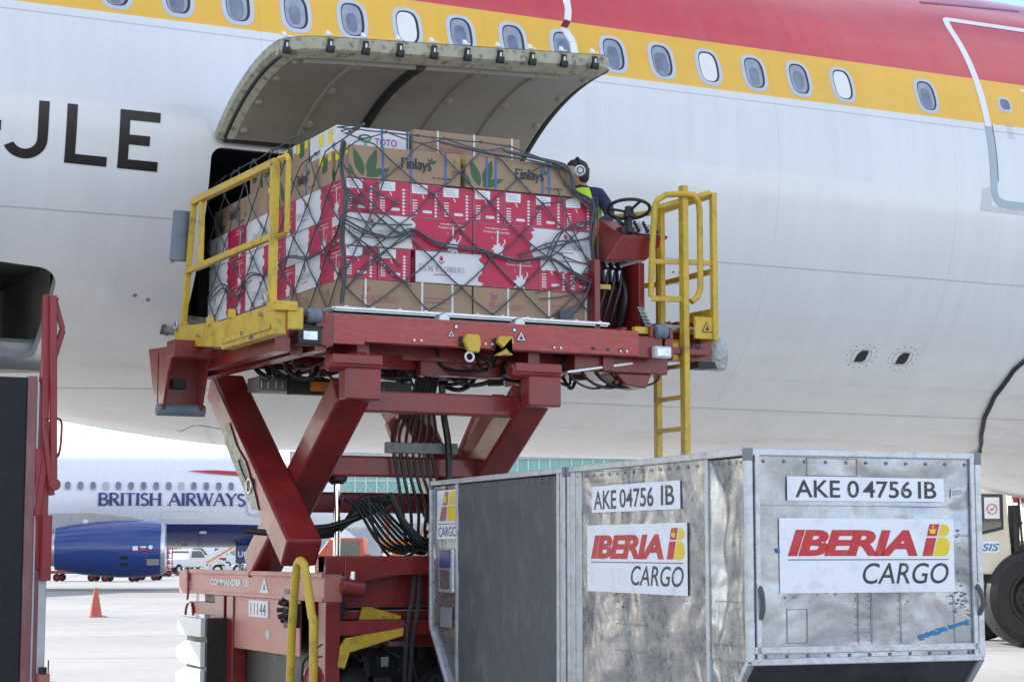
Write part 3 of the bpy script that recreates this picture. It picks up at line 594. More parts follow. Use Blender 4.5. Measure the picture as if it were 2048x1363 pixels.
def dlm_end(mb, f, H, alt):
    W = WBX
    mb.poly([f(u, v, .001) for u, v in rectp(.002, .002, W - .004, H - .004)], 0)
    if alt != 1: mb.poly([f(u, v, .0015) for u, v in [(.012, H - .085), (.15, H - .082), (.152, H - .008), (.01, H - .008)]], 5); [mb.poly([f(u, v, .0019) for u, v in rectp(.02 + .01 * k, H - .03 - .018 * k, .09, .004)], 6) for k in range(3)]
    else: mb.poly([f(u, v, .0015) for u, v in [(.006, H - .085)] + [(.006 + .268 * k / 9, H - .085 + random.uniform(-.02, .01)) for k in range(1, 9)] + [(W - .006, H - .09), (W - .006, H - .006), (.006, H - .006)]], 5)
    mb.poly([f(u, v, .0019) for u, v in ((.10, H - .095), (.118, H - .125), (.125, H - .12), (.11, H - .09))], 1)
    for k in range(8):
        v = .022 + k * (H - .06) / 8
        mb.poly([f(W - .058 + .013 * cos(a), v + .010 * sin(a), .0015) for a in [j * pi / 5 for j in range(10)]], 1)
        mb.poly([f(u, v2, .0015) for u, v2 in rectp(W - .042, v - .003, .026, .006)], 4)
    for k in range(5): mb.poly([f(u, v, .0015) for u, v in rectp(.02, .026 + .021 * k, .014, .014)], 1); mb.poly([f(u, v, .0015) for u, v in rectp(.037, .028 + .021 * k, .024, .010)], 1)
    mb.poly([f(u, v, .0015) for u, v in rectp(.015, .137, .045, .008)], 1)
    mb.poly([f(.15 + .042 * math.copysign(abs(cos(a)) ** .5, cos(a)), .052 + .012 * math.copysign(abs(sin(a)) ** .5, sin(a)), .0015) for a in [j * pi / 8 for j in range(16)]], 1)
def leafp(cx, cy, L_, W_, a):
    n = 9; up = [(L_ * k / n, W_ * sin(pi * (k / n) ** .8)) for k in range(n + 1)]; lo = [(x, -y) for x, y in up[1:-1]][::-1]
    return [(cx + x * cos(a) - y * sin(a), cy + x * sin(a) + y * cos(a)) for x, y in up + lo]
def fin_long(mb, f, H, mirror):
    for (cx, cy, l, w, a) in ((.13, .02, .24, .040, 1.95), (.17, .03, .23, .044, 1.25), (.15, .02, .22, .032, .35), (.05, .02, .2, .03, 2.3)):
        pts = [(min(max(u, .003), LBX - .1), min(max(v, .003), H - .003)) for u, v in leafp(cx, cy, l, w, a)]; mb.poly([f(u, v, .001 + .0002 * cx) for u, v in pts], 2)
    place(mb, serif2d('Finlays', True, None, .05, 1.45), (.46, .085, .27, .115), lambda u, v, w=0: f(u, v, .0015 + w), 3)
    for a in (.7, 1.6, 2.3): mb.poly([f(u, v, .0012 + .0002 * a) for u, v in leafp(.735, .165, .06, .012, a)], 2)
    place(mb, text2d('TEL: 020 8707 8400', .01), (.74, .045, .17, .016), lambda u, v, w=0: f(u, v, .0015), 3)
    mb.poly([f(.94 + a, .2 + b, .0015) for a, b in ((-.008, -.05), (.008, -.05), (.008, 0), (.02, 0), (0, .03), (-.02, 0), (-.008, 0))], 7)
    for r in (.026, .015):
        mb.add([f(.94 + r * cos(j * pi / 8), .105 + r * sin(j * pi / 8), .0015) for j in range(16)] + [f(.94 + (r - .006) * cos(j * pi / 8), .105 + (r - .006) * sin(j * pi / 8), .0015) for j in range(16)], [(j, (j + 1) % 16, 16 + (j + 1) % 16, 16 + j) for j in range(16)], 7)
def fin_end(mb, f, H, alt):
    W = .3
    pts = [(W * .25, .12), (W * .25, .21), (W * .32, .238), (W * .45, .246), (W * .58, .238), (W * .66, .21), (W * .66, .12), (W * .45, .105)]; mb.poly([f(u, v, .001) for u, v in pts], 2)
    mb.poly([f(u, v, .0015) for u, v in rectp(.012, H - .085, .085, .08)], 8); mb.poly([f(u, v, .0015) for u, v in rectp(.215, H - .075, .075, .07)], 5 if alt else 8)
def mega_long(mb, f, H, mirror):
    o = .12 if not mirror else .62
    mb.poly([f(u, v, .001) for u, v in leafp(o + .07, .155, .07, .02, 2.0)], 9); mb.poly([f(u, v, .0012) for u, v in leafp(o + .075, .155, .06, .016, 1.2)], 9); mb.poly([f(u, v, .0014) for u, v in leafp(o + .07, .15, .05, .01, 3.6)], 7)
    place(mb, serif2d('MEGA FLOWERS', True, .82, .1, .75), (o + .02, .095, .33, .042), lambda u, v, w=0: f(u, v, .0015 + w), 9)
    mb.poly([f(u, v, .0015) for u, v in rectp(o + .02, .082, .3, .004)], 9)
    q = .66 if not mirror else .1
    for k in range(2): place(mb, text2d('www.megaflowers.com.ec' if k else 'sales@megaflowers.com.ec', .01), (q + .02, .13 - .032 * k, .28, .019), lambda u, v, w=0: f(u, v, .0015), 9)
    place(mb, text2d('PRODUCT OF ECUADOR', .005), (q + .09, .055, .16, .012), lambda u, v, w=0: f(u, v, .0015), 7)
def mega_end(mb, f, H, alt):
    for k in range(6): mb.poly([f(u, v, .001) for u, v in rectp(.04 + .02 * (k % 2), .06 + .026 * k, .2 - .03 * (k % 3), .008)], 7)
    mb.poly([f(u, v, .001) for u, v in leafp(.15, .15, .06, .018, 1.8)], 9)
def toto_long(mb, f, H, mirror):
    for r, a0, a1, mi in ((.055, 20, 200, 2), (.040, 200, 380, 10), (.022, 0, 180, 10)):
        n = 14; mb.add([f(.26 + (r - q) * cos(rad(a0 + (a1 - a0) * j / n)) * 1.25, .135 + (r - q) * .8 * sin(rad(a0 + (a1 - a0) * j / n)), .0014) for q in (0, .016) for j in range(n + 1)], [(j, j + 1, n + 2 + j, n + 1 + j) for j in range(n)], mi)
    mb.poly([f(u, v, .0014) for u, v in ((.255, .04), (.265, .04), (.272, .1), (.25, .1))], 10); mb.poly([f(u, v, .0016) for u, v in leafp(.262, .045, .04, .01, .8)], 10)
    place(mb, text2d('TOTO', .015), (.345, .095, .2, .06), lambda u, v, w=0: f(u, v, .0015), 11); place(mb, text2d('FLOWERS', 0), (.36, .03, .2, .038), lambda u, v, w=0: f(u, v, .0015), 12)
def toto_end(mb, f, H, alt):
    mb.poly([f(u, v, .0015) for u, v in rectp(.22, H - .12, .1, .1)], 8); mb.poly([f(u, v, .0015) for u, v in rectp(.44, H - .13, .1, .11)], 8)
def plain(mb, f, H, alt): mb.poly([f(u, v, .0012) for u, v in rectp(.05, H - .1, .12, .07)], 5)
PM = ['crim', 'card', 'leaf', 'ink', 'pink', 'sticker', 'inkgrey', 'olive', 'sticky', 'mag', 'tgreen', 'purple', 'pink']
PM2 = {'teal': 2}
KIND = dict(dlm=('card', dlm_long, dlm_end), finlays=('kraft', fin_long, fin_end), mega=('kraft', mega_long, mega_end), toto=('card', toto_long, toto_end), plain=('card', plain, plain))
_bx = {}; NB = {}
def cbox(kind, x0, y0, z0, orient, label, mirror=False, alt=0, H=.262, L=LBX, W=None, straps=None, group=None):
    W = W or (.3 if kind == 'finlays' else .284 if kind == 'dlm' else .5)
    dx, dy = (L, W) if orient == 'x' else (W, L)
    body, lg, en = KIND[kind]
    b = MB(); b.box(0, dx, 0, dy, 0, H)
    o = b.build({'dlm': 'flower_box', 'finlays': 'produce_box', 'mega': 'kraft_box', 'toto': 'white_box', 'plain': 'white_box'}[kind], body, None, bevel=.006); o.location = (x0, y0, z0); o.rotation_euler = (random.uniform(-.004, .004), random.uniform(-.004, .004), random.uniform(-.009, .009))
    tag(o, label, 'box', group or 'boxes stacked on the cargo pallet')
    fr = lambda u, v, d=0.: V((u, -d - .0006, v)); lf = lambda u, v, d=0.: V((-d - .0006, dy - u, v))
    p = MB()
    if orient == 'x': lg(p, fr, H, mirror); en(p, lf, H, alt)
    else: en(p, fr, H, alt); lg(p, lf, H, mirror)
    p.build('printing', PM, o, fix=False)
    for k, (t, mt) in enumerate(straps or ()):
        s = MB(); u = t * L; a = .009
        if orient == 'x':
            for q in ((u - a, u + a, -.004, -.0025, -.002, H + .004), (u - a, u + a, -.004, dy, H + .0025, H + .004)): s.box(*q)
        else:
            for q in ((-.004, -.0025, u - a, u + a, -.002, H + .004), (-.004, dx, u - a, u + a, H + .0025, H + .004)): s.box(*q)
        s.build('strap', mt, o)
    s = MB()                                            # carton lid line and corner tape
    if kind in ('finlays', 'mega'):
        s.box(-.0015, dx + .0015, -.0015, dy + .0015, H * .0 + .004, .0065); s.build('carton_seam', 'kraft', o)
    return o
Z0, Z1, Z2, Z3, Z4, Z5 = 3.552, 3.818, 4.084, 4.352, 4.640, 4.915
H0, H1, H2, H3, H4, H5 = .262, .262, .264, .284, .270, .235
def lab(s): return s
# row 0, kraft
ws = [(.12, 'strapw'), (.5, 'strapw'), (.88, 'strapw')]
cbox('mega', 5.53, 14.10, Z0, 'x', 'kraft flower box at the bottom front left of the netted load', straps=[(.16, 'strapw'), (.60, 'strapw'), (.84, 'strapw')], H=H0)
cbox('mega', 6.675, 14.10, Z0, 'x', 'kraft flower box at the bottom front right of the netted load', straps=[(.28, 'strapw'), (.62, 'strapw'), (.93, 'strapw')], H=H0)
cbox('mega', 5.53, 14.61, Z0, 'x', 'kraft box in the bottom layer just behind the front left corner box', H=H0)
cbox('mega', 5.53, 15.12, Z0, 'x', 'kraft box in the bottom layer, third from the front on the left side', H=H0)
cbox('mega', 5.53, 15.64, Z0, 'y', 'kraft box lying lengthwise in the bottom layer above the yellow barrier beam', H=H0, L=2.05)
# row 1
def dl(x, y, z, o, l, **k): return cbox('dlm', x, y, z, o, l, **k)
dl(5.53, 14.10, Z1, 'y', 'red and white flower box end above the bottom kraft box at the load left corner', H=H1)
dl(5.822, 14.10, Z1, 'y', 'red flower box end in the second layer, right of the corner box', H=H1)
dl(6.15, 14.10, Z1, 'x', 'long white and red flower box in the second layer, lettering at its left', H=H1)
dl(7.292, 14.10, Z1, 'y', 'red flower box end in the second layer, left of the right corner', H=H1, alt=1, W=.272)
dl(7.566, 14.10, Z1, 'y', 'red flower box end in the second layer at the load right corner', H=H1, alt=1, W=.272)
dl(5.53, 15.245, Z1, 'y', 'white and red flower box in the second layer, middle of the left side', H=H1)
dl(5.53, 16.39, Z1, 'y', 'white and red flower box in the second layer at the far left end', H=H1, L=1.32)
# row 2
dl(5.53, 14.10, Z2, 'x', 'long flower box in the third layer, white with lettering left and red right', H=H2)
dl(6.675, 14.10, Z2, 'x', 'long flower box in the third layer, red left and white with lettering right', mirror=True, H=H2)
dl(5.53, 14.395, Z2, 'y', 'white and red flower box in the third layer beside the corner on the left side', H=H2)
dl(5.53, 15.54, Z2, 'y', 'white and red flower box in the third layer, second from the left side corner', H=H2)
dl(5.53, 16.685, Z2, 'y', 'white flower box in the third layer at the far left end', H=H2, L=1.03)
# row 3
nm = ['at the left corner', 'second from the left corner', 'third from the left corner', 'fourth from the left corner', 'fourth from the right corner', 'third from the right corner', 'second from the right corner', 'at the right corner']
for k in range(8): dl(5.53 + .2865 * k, 14.10 + random.uniform(0, .012), Z3, 'y', 'red flower box end with white label in the fourth layer, ' + nm[k], H=H3 + random.uniform(-.008, .0))
dl(5.53, 15.25, Z3, 'y', 'white and red flower box in the fourth layer, middle of the left side', H=H3)
dl(5.53, 16.395, Z3, 'y', 'white and red flower box in the fourth layer at the far left end', H=H3, L=1.32)
# row 4
bs = lambda *t: [(q, 'blue') for q in t]
cbox('finlays', 5.56, 14.115, Z4, 'x', 'brown produce box with green leaf and black lettering, front left of fifth layer', H=H4, L=1.0, straps=bs(.30, .55, .86))
cbox('finlays', 6.60, 14.10, Z4, 'x', 'brown produce box with green leaf and black lettering, front right of fifth layer', H=H4, L=1.03, straps=bs(.19, .27, .70, .76))
cbox('finlays', 5.54, 14.43, Z4, 'x', 'brown produce box end with yellow stickers behind the front left leaf box', H=H4, L=1.0)
cbox('finlays', 5.545, 14.75, Z4, 'y', 'brown produce box with black lettering in the middle of the left side', H=H4, L=.98, straps=bs(.3, .7))
cbox('finlays', 5.55, 15.75, Z4, 'x', 'brown produce box end with yellow stickers in the middle of the left side', H=H4, L=1.0, alt=1)
cbox('finlays', 5.55, 16.07, Z4, 'y', 'brown produce box with green leaves at the far left end of the load', H=H4, L=1.55, straps=bs(.5))
# row 5
cbox('toto', 5.60, 14.50, Z5, 'x', 'white box with green emblem and purple lettering on top of the load', H=.235, L=.66, W=.62, straps=bs(.62, .97))
cbox('mega', 6.28, 14.45, Z5, 'x', 'kraft flower box on top of the load, right of the white box', H=.255, L=1.0, straps=[(.22, 'strapw'), (.56, 'strapw'), (.92, 'strapw')])
for k, nm_ in enumerate(('right behind the white box', 'second behind the white box', 'third behind the white box', 'fourth behind the white box', 'at the far left end')):
    cbox('finlays', 5.60 + random.uniform(0, .03), 15.18 + .315 * k, Z5, 'x', 'kraft produce box with yellow stickers in the top row, ' + nm_, H=.255 + random.uniform(-.012, .01), L=1.0, alt=k % 2)
cbox('plain', 7.18, 14.75, Z5, 'x', 'small white box on top of the load at its right', H=.13, L=.36, W=.4)
# net: one diamond-mesh rope net drawn over load, laced down to the pallet edge
net = MB(); SL = 3.60                                    # s: 0 at far end of the left side, SL at the corner, then along the front
def top_at(s): return 4.925 if s < SL + 2.12 else 4.92 - .55 * (s - SL - 2.12)
def surf(s, t, off=.022):
    z = 3.565 + t
    j = mnoise.noise(V((s * 2.3, t * 2.3, 1.7))) * .012
    zt = 4.915 if s > SL - 1.1 else 5.16
    if t < zt - 3.565: q = 0.; 
    else: q = (z - zt); z = zt + q * .55
    if s < SL: 
        c = max(0, 1 - (SL - s) / .06)
        return V((PX - off - abs(j) + q * .6, PY - off + (SL - s), z))
    x = PX - off + (s - SL)
    r = max(0, x - PXR - off)
    return V((min(x, PXR + off), PY - off - abs(j) + q * .75 + r, z))
def rope(path, r=.0075, sag=.0):
    pts = []
    for (s0, t0), (s1, t1) in zip(path, path[1:]):
        n = max(3, int(math.hypot(s1 - s0, t1 - t0) / .05))
        for k in range(n): a = k / n; pts.append(surf(s0 + (s1 - s0) * a, t0 + (t1 - t0) * a - sag * sin(pi * a)))
    pts.append(surf(*path[-1])); net.tube(pts, r, 6)
random.seed(5)
dS, dT = .272, .236
node = {}
nS, nT = int((SL + 2.42) / dS) + 1, 8
for i in range(nS + 1):
    for j in range(nT + 1):
        s = i * dS + random.uniform(-.045, .045); t = .02 + j * dT + (random.uniform(-.04, .04) if j else 0)
        node[i, j] = (min(s, SL + 2.33), min(t, (1.72 if s < SL - 1.1 else 1.66 if s < SL + 1.75 else 1.38 if s < SL + 2.1 else 1.08)))
for i in range(nS):
    for j in range(nT):
        if (i + j) % 2 == 0: rope([node[i, j], node[i + 1, j + 1]], .0064, .012)
        else: rope([node[i + 1, j], node[i, j + 1]], .0064, .012)
for (i, j), (s, t) in node.items():
    if (i + j) % 2 == 0 and 0 < i < nS:
        p = surf(s, t, .024); net.lathe([(-.014, .002), (-.009, .012), (0, .015), (.009, .012), (.014, .002)], p, (1, 0, .3), 8)
def bundle(path, n, spread, r=.0075):
    sp = smooth_path([(a, b, 0) for a, b in path], 6)
    for q in range(n):
        ph = random.uniform(0, 6.28); fr = random.uniform(5, 9); pts = []
        for k, p in enumerate(sp): pts.append(surf(p.x + spread * .5 * sin(ph + k / len(sp) * fr * .7), p.y + spread * cos(ph + k / len(sp) * fr), .03 + .014 * (q % 3)))
        net.tube(pts, r, 6)
bundle([(SL + .0, .02), (SL + .02, .3), (SL - .01, .6), (SL + .03, .9), (SL - .01, 1.15), (SL + .02, 1.35)], 5, .022)
bundle([(SL + 2.3, .1), (SL + 2.33, .35), (SL + 2.28, .7), (SL + 2.31, 1.0), (SL + 2.12, 1.12), (SL + 2.06, 1.3), (SL + 1.8, 1.40), (SL + 1.5, 1.5)], 5, .026)
bundle([(SL + 0, .72), (SL + .2, .62), (SL + .45, .58), (SL + .62, .66), (SL + .85, .57), (SL + 1.2, .56), (SL + 1.55, .50), (SL + 1.85, .54), (SL + 2.1, .42), (SL + 2.31, .33)], 3, .02, .0075)
bundle([(SL + .05, .16), (SL + .25, .38), (SL + .45, .56), (SL + .62, .66)], 2, .02, .007)
bundle([(.1, .45), (.5, .55), (.9, .42), (1.3, .58), (1.8, .52), (2.3, .60), (2.9, .5), (SL - .2, .56), (SL, .7)], 2, .03, .007)
bundle([(SL + .0, 1.0), (SL + .2, .82), (SL + .45, .66), (SL + .62, .65)], 2, .02)
bundle([(SL + 2.3, .9), (SL + 2.0, .75), (SL + 1.85, .55)], 2, .02); bundle([(SL + 2.3, .75), (SL + 1.95, .66), (SL + 1.6, .52)], 2, .02); bundle([(SL + 2.32, .5), (SL + 2.2, .2), (SL + 2.05, .06)], 3, .02)
bundle([(SL + 0.9, 1.55), (SL + 1.3, 1.42), (SL + 1.7, 1.36), (SL + 2.05, 1.28), (SL + 2.12, 1.1), (SL + 2.3, .95)], 2, .02)
for k in range(6): rope([(SL + random.uniform(.0, .05), random.uniform(.2, 1.2)), (SL + random.uniform(.25, .6), random.uniform(.2, 1.2))], .006, .03); rope([(SL + 2.3, random.uniform(.2, 1.0)), (SL + random.uniform(1.7, 2.05), random.uniform(.15, 1.2))], .006, .03)
p = surf(SL + 2.03, .05, .05); net.obox(p, (.06, 0, .02), (0, .02, 0), (-.01, 0, .04))
no = net.build('cargo_net', 'rope', None, smooth=True); tag(no, 'dark grey diamond mesh cargo net tied over the stacked flower boxes', 'net')
# ================================================================== the scissor-lift cargo loader
ld = thing('cargo_loader', 'red scissor lift cargo loader carrying the netted pallet up to the open hatch', 'loader', (6.4, 14.6, 0))
W_ = dict(parent=ld, wld=True)
def tri_sign(mb, c, ax, up, s, mi_w, mi_k):             # warning triangle lying on a plate
    c, ax, up = V(c), V(ax), V(up); n = ax.cross(up) * -1
    if n.y > 0 or n.x > .5: n = -n
    a = [c + ax * s * x + up * s * y for x, y in ((-.6, -.5), (.6, -.5), (0, .6))]; mb.poly([p + n * .003 for p in a], mi_k)
    mb.poly([c + (p - c) * .84 + n * .0045 for p in a], mi_w)
    mb.poly([c + ax * s * x + up * s * y + n * .006 for x, y in ((-.2, -.32), (.22, -.32), (.16, -.1), (.05, .0), (.06, .18), (-.06, .18), (-.08, -.05), (-.2, -.15))], mi_k)
# --- deck
m = MB()
m.box(5.22, 7.96, 13.60, 13.72, 3.245, 3.455, 1); m.box(5.10, 5.24, 13.585, 13.74, 3.20, 3.455, 0); m.box(5.24, 5.5, 13.585, 13.6, 3.22, 3.44, 1)
m.box(7.96, 8.2, 13.62, 13.72, 3.24, 3.42, 0); m.box(4.86, 5.10, 13.66, 13.78, 3.20, 3.44, 0); m.box(4.80, 4.87, 13.55, 13.75, 3.24, 3.46, 1)
m.box(4.86, 8.3, 13.73, 15.55, 3.345, 3.40, 2)
for k in range(16): m.cyl((5.25, 13.85 + .115 * k, 3.455), (7.85, 13.85 + .115 * k, 3.455), .038, n=10, mi=3)
m.box(5.17, 5.22, 13.74, 15.5, 3.36, 3.5, 0); m.box(7.88, 7.93, 13.74, 15.5, 3.36, 3.5, 0)
m.build('deck_frame', ['lred', 'lredw', 'dark', 'steel'], bevel=.006, **W_)
m = MB()
for x, z in ((6.209, 3.487), (6.882, 3.492)): m.prism([(x - .055, 13.66, 3.43), (x + .055, 13.66, 3.43), (x + .045, 13.66, 3.50), (x + .01, 13.66, 3.525), (x - .04, 13.66, 3.50)], (0, .1, 0))
split_build(m, 'pallet_stop', 'steel', bevel=.008, **W_)
m = MB()
for x, z, s in ((6.24, 3.315, .05), (6.86, 3.325, .075)): tri_sign(m, (x + .0, 13.597, z + .03), (1, 0, 0), (0, 0, 1), s, 0, 1)
for x in (6.285, 6.80):
    m.poly([(x + .020 * cos(a * pi / 8), 13.5965, 3.405 + .020 * sin(a * pi / 8)) for a in range(16)], 1); m.poly([(x + .014 * cos(a * pi / 8), 13.595, 3.405 + .014 * sin(a * pi / 8)) for a in range(16)], 0)
for x in (7.5, 7.64, 7.76): m.poly([(x, 13.598, 3.285), (x + .03, 13.598, 3.275), (x + .05, 13.598, 3.29), (x + .02, 13.598, 3.305)], 1)
m.build('warning_sign', ['sticker', 'ink'], fix=False, **W_)
# underside: cross members, hydraulics
m = MB()
for x in (5.0, 5.55, 7.05, 7.75): m.box(x - .05, x + .05, 13.74, 15.6, 3.13, 3.34, 0)
for y in (14.1, 14.75, 15.35): m.box(4.86, 8.0, y - .05, y + .05, 3.17, 3.33, 0)
m.box(4.74, 4.86, 13.5, 15.75, 3.13, 3.235, 0); m.bar((5.15, 13.62, 3.19), (4.82, 15.5, 3.11), .1, .06, mi=0)
m.bar((4.72, 13.56, 3.243), (4.72, 15.8, 3.31), .035, .02, mi=1)  # cream strip paints in the lit edge of the side sill
m.box(4.86, 8.0, 13.76, 15.6, 3.335, 3.345, 2)
m.bar((5.45, 13.7, 3.12), (6.15, 14.2, 3.16), .09, .11, mi=0); m.bar((7.35, 13.72, 3.10), (8.1, 13.8, 3.22), .02, .018, mi=3)
m.box(6.2, 6.95, 14.1, 14.2, 3.06, 3.18, 0); m.box(5.2, 6.6, 15.2, 15.5, 2.98, 3.1, 4); m.box(5.45, 5.95, 15.1, 15.2, 2.95, 3.08, 2); m.box(5.62, 5.78, 15.08, 15.1, 2.98, 3.06, 5)
for x in (5.25, 5.38, 6.2, 6.3): m.tube([(x - .03, 15.19, 3.0), (x - .03, 15.19, 3.06), (x + .03, 15.19, 3.06), (x + .03, 15.19, 3.0)], .006, 6, 3)
random.seed(21)
for k in range(34):
    x0, y0 = random.uniform(5.0, 7.9), random.uniform(13.8, 15.2); a = random.uniform(-.5, .5) if 5.9 < x0 < 7.4 else random.uniform(0, .4) if x0 < 6 else random.uniform(-.4, 0)
    pts = [(x0, y0, 3.3), (x0 + a * .3, y0 + .1, 3.1 + random.uniform(-.04, .06)), (x0 + a, y0 + random.uniform(-.2, .3), 3.06 + random.uniform(-.04, .1)), (x0 + a * 1.8, y0 + .2, 3.3)]
    m.tube(smooth_path(pts, 6), random.choice((.012, .016, .022)), 6, 2)
for k in range(16):
    x0, y0 = random.uniform(5.4, 7.7), random.uniform(13.9, 15.0); m.cyl((x0, y0, 3.16), (x0 + random.uniform(.05, .25), y0, 3.15), random.uniform(.02, .05), n=10, mi=random.choice((2, 3, 2, 0)))
    m.box(x0, x0 + .1, y0, y0 + .12, 3.08, 3.2, random.choice((2, 2, 4)))
m.build('underframe', ['lred', 'cream', 'dark', 'steel', 'holdgrey', 'orange'], bevel=.004, **W_)
# hanging cables at the right of the deck
m = MB()
for k in range(4):
    x0 = 7.35 + .13 * k; m.tube(smooth_path([(x0, 13.9, 3.28), (x0 + .12, 13.85, 3.06 + .01 * k), (x0 + .35, 13.9, 2.99 + .012 * (k % 4)), (x0 + .6, 13.95, 3.08), (x0 + .66, 14, 3.25)], 6), .010 + .004 * (k % 3), 6)
m.build('cable_loom', 'hose', smooth=True, **W_)
m = MB(); m.box(7.45, 8.35, 13.78, 14.6, 3.12, 3.26); m.prism([(7.85, 13.8, 3.12), (8.2, 13.8, 3.12), (8.15, 13.8, 3.0), (7.95, 13.8, 3.02)], (0, .3, 0)); m.build('valve_bay', 'lred', bevel=.01, **W_)
# guide rollers, work lamps, rubber pads
for x, y, z in ((5.08, 13.60, 3.425), (8.18, 13.62, 3.465)):
    m = MB(); m.lathe([(-.055, 0), (-.055, .058), (-.02, .062), (0, .055), (.02, .062), (.055, .058), (.055, 0)], (x, y, z), (1, 0, .05), 18); m.cyl((x - .1, y, z), (x + .1, y, z), .014, n=8, mi=1)
    for s in (-1, 1): m.box(x + s * .095 - .012, x + s * .095 + .012, y - .02, y + .1, z - .05, z + .04, 1)
    m.build('guide_roller', ['greyrub', 'lred'], smooth=True, **W_)
m = MB(); m.box(4.905, 5.10, 13.45, 13.56, 3.185, 3.33); m.box(4.89, 5.115, 13.447, 13.47, 3.312, 3.335); m.bar((5.0, 13.56, 3.25), (5.0, 13.66, 3.3), .04, .04); a = m.build('work_lamp', 'rubber', bevel=.014, **W_)
m = MB(); m.box(4.945, 5.06, 13.443, 13.452, 3.222, 3.29); m.build('lens', 'lamp', a, bevel=.003, wld=True)
m = MB(); m.box(8.09, 8.25, 13.55, 13.62, 3.235, 3.335); a = m.build('work_lamp', 'lgrey', bevel=.012, **W_)
m = MB(); m.box(8.105, 8.235, 13.543, 13.552, 3.25, 3.32); m.build('lens', 'lamp', a, bevel=.003, wld=True)
for x, t in ((6.397, 1), (6.693, -1)):
    m = MB(); m.prism([(x - .075, 13.53, 3.29), (x - .055, 13.53, 3.345), (x + .06, 13.53, 3.345), (x + .08, 13.53, 3.29), (x + .055 * t + .01, 13.53, 3.20), (x - .03 * t, 13.53, 3.205)], (0, .05, 0)); m.box(x - .09, x - .02, 13.585, 13.7, 3.25, 3.33, 1)
    m.build('yellow_pad', ['lyel', 'dark'], bevel=.012, **W_)
m = MB(); m.tube(arc((6.38, 13.55, 3.165), .036, 0, 360, 20)[:-1], .009, 8, closed=True); m.build('lifting_ring', 'sticker', smooth=True, **W_)
# --- yellow barrier along the left of the bridge
BXx = 4.60
m = MB()
m.box(BXx - .05, BXx + .05, 13.00, 14.22, 3.20, 3.425); m.prism([(BXx - .05, 14.22, 3.425), (BXx - .05, 15.50, 3.51), (BXx - .05, 15.50, 3.35), (BXx - .05, 14.22, 3.22)], (.085, 0, 0)); m.box(BXx - .055, BXx + .12, 12.95, 13.14, 3.37, 3.44); m.box(BXx + .05, BXx + .17, 12.97, 13.02, 3.24, 3.40)
m.box(BXx - .065, BXx - .05, 13.05, 14.2, 3.24, 3.28)
for y in (13.95, 14.5): m.box(BXx - .07, BXx - .02, y, y + .06, 3.42, 3.49)
a = m.build('barrier_beam', 'lyel', bevel=.006, **W_)
m = MB()
for y, z in ((13.25, 3.37), (13.67, 3.27), (14.8, 3.37), (13.47, 3.22)): m.cyl((BXx - .075, y, z), (BXx - .05, y, z), .016, n=8)
for y, z in ((13.19, 3.47), (15.42, 3.51)): m.tube(arc((BXx - .06, y, z), .035, 0, 360, 14, (0, 1, 0))[:-1], .012, 6, closed=True)
m.build('hinge_bolts', 'steel', a, wld=True)
m = MB(); s = .058
m.bar((BXx, 13.18, 3.40), (BXx, 13.15, 4.485), s, s, (1, 0, 0)); m.bar((BXx, 15.42, 3.45), (BXx, 15.17, 4.52), s * .8, s * .8, (1, 0, 0)); m.bar((BXx, 14.96, 3.955), (BXx, 14.94, 4.50), s * .75, s * .75, (1, 0, 0))
m.bar((BXx, 13.12, 4.49), (BXx, 15.20, 4.53), s, s); m.bar((BXx, 13.18, 3.945), (BXx, 15.33, 3.965), s * .85, s * .85)
m.tube([(BXx + .02, 13.15, 4.515), (BXx + .055, 13.03, 4.52), (BXx + .055, 13.01, 4.48), (BXx + .055, 13.03, 3.955), (BXx + .02, 13.16, 3.935)], .026, 4)
m.build('barrier_rail', 'lyel', bevel=.006, **W_)
m = MB(); m.cyl((BXx - .07, 15.36, 4.05), (BXx - .06, 15.30, 4.47), .075, n=18); m.build('barrier_bumper', 'greyrub', smooth=True, bevel=.012, **W_)
# --- contact arms touching the hull
m = MB(); X0_, X1_ = 4.40, 4.72
m.prism([(X0_, 15.0, 3.30), (X0_, 15.75, 3.34), (X0_, 15.6, 3.0), (X0_, 15.45, 2.80), (X0_, 15.3, 2.80), (X0_, 15.15, 3.1)], (.025, 0, 0)); m.prism([(X1_, 15.0, 3.30), (X1_, 15.75, 3.34), (X1_, 15.6, 3.0), (X1_, 15.45, 2.80), (X1_, 15.3, 2.80), (X1_, 15.15, 3.1)], (.025, 0, 0))
m.box(X0_, X1_ + .02, 15.42, 15.46, 2.82, 3.28); m.box(X0_ - .03, 5.2, 14.9, 15.1, 3.20, 3.34); m.box(4.5, 4.62, 15.36, 15.42, 2.98, 3.06, 1)
m.build('contact_arm', ['lred', 'dark'], bevel=.006, **W_)
m = MB(); m.cyl((X0_ - .03, 15.36, 2.80), (X1_ + .06, 15.36, 2.80), .05, n=18); m.build('contact_roll', 'greyrub', smooth=True, bevel=.008, **W_)
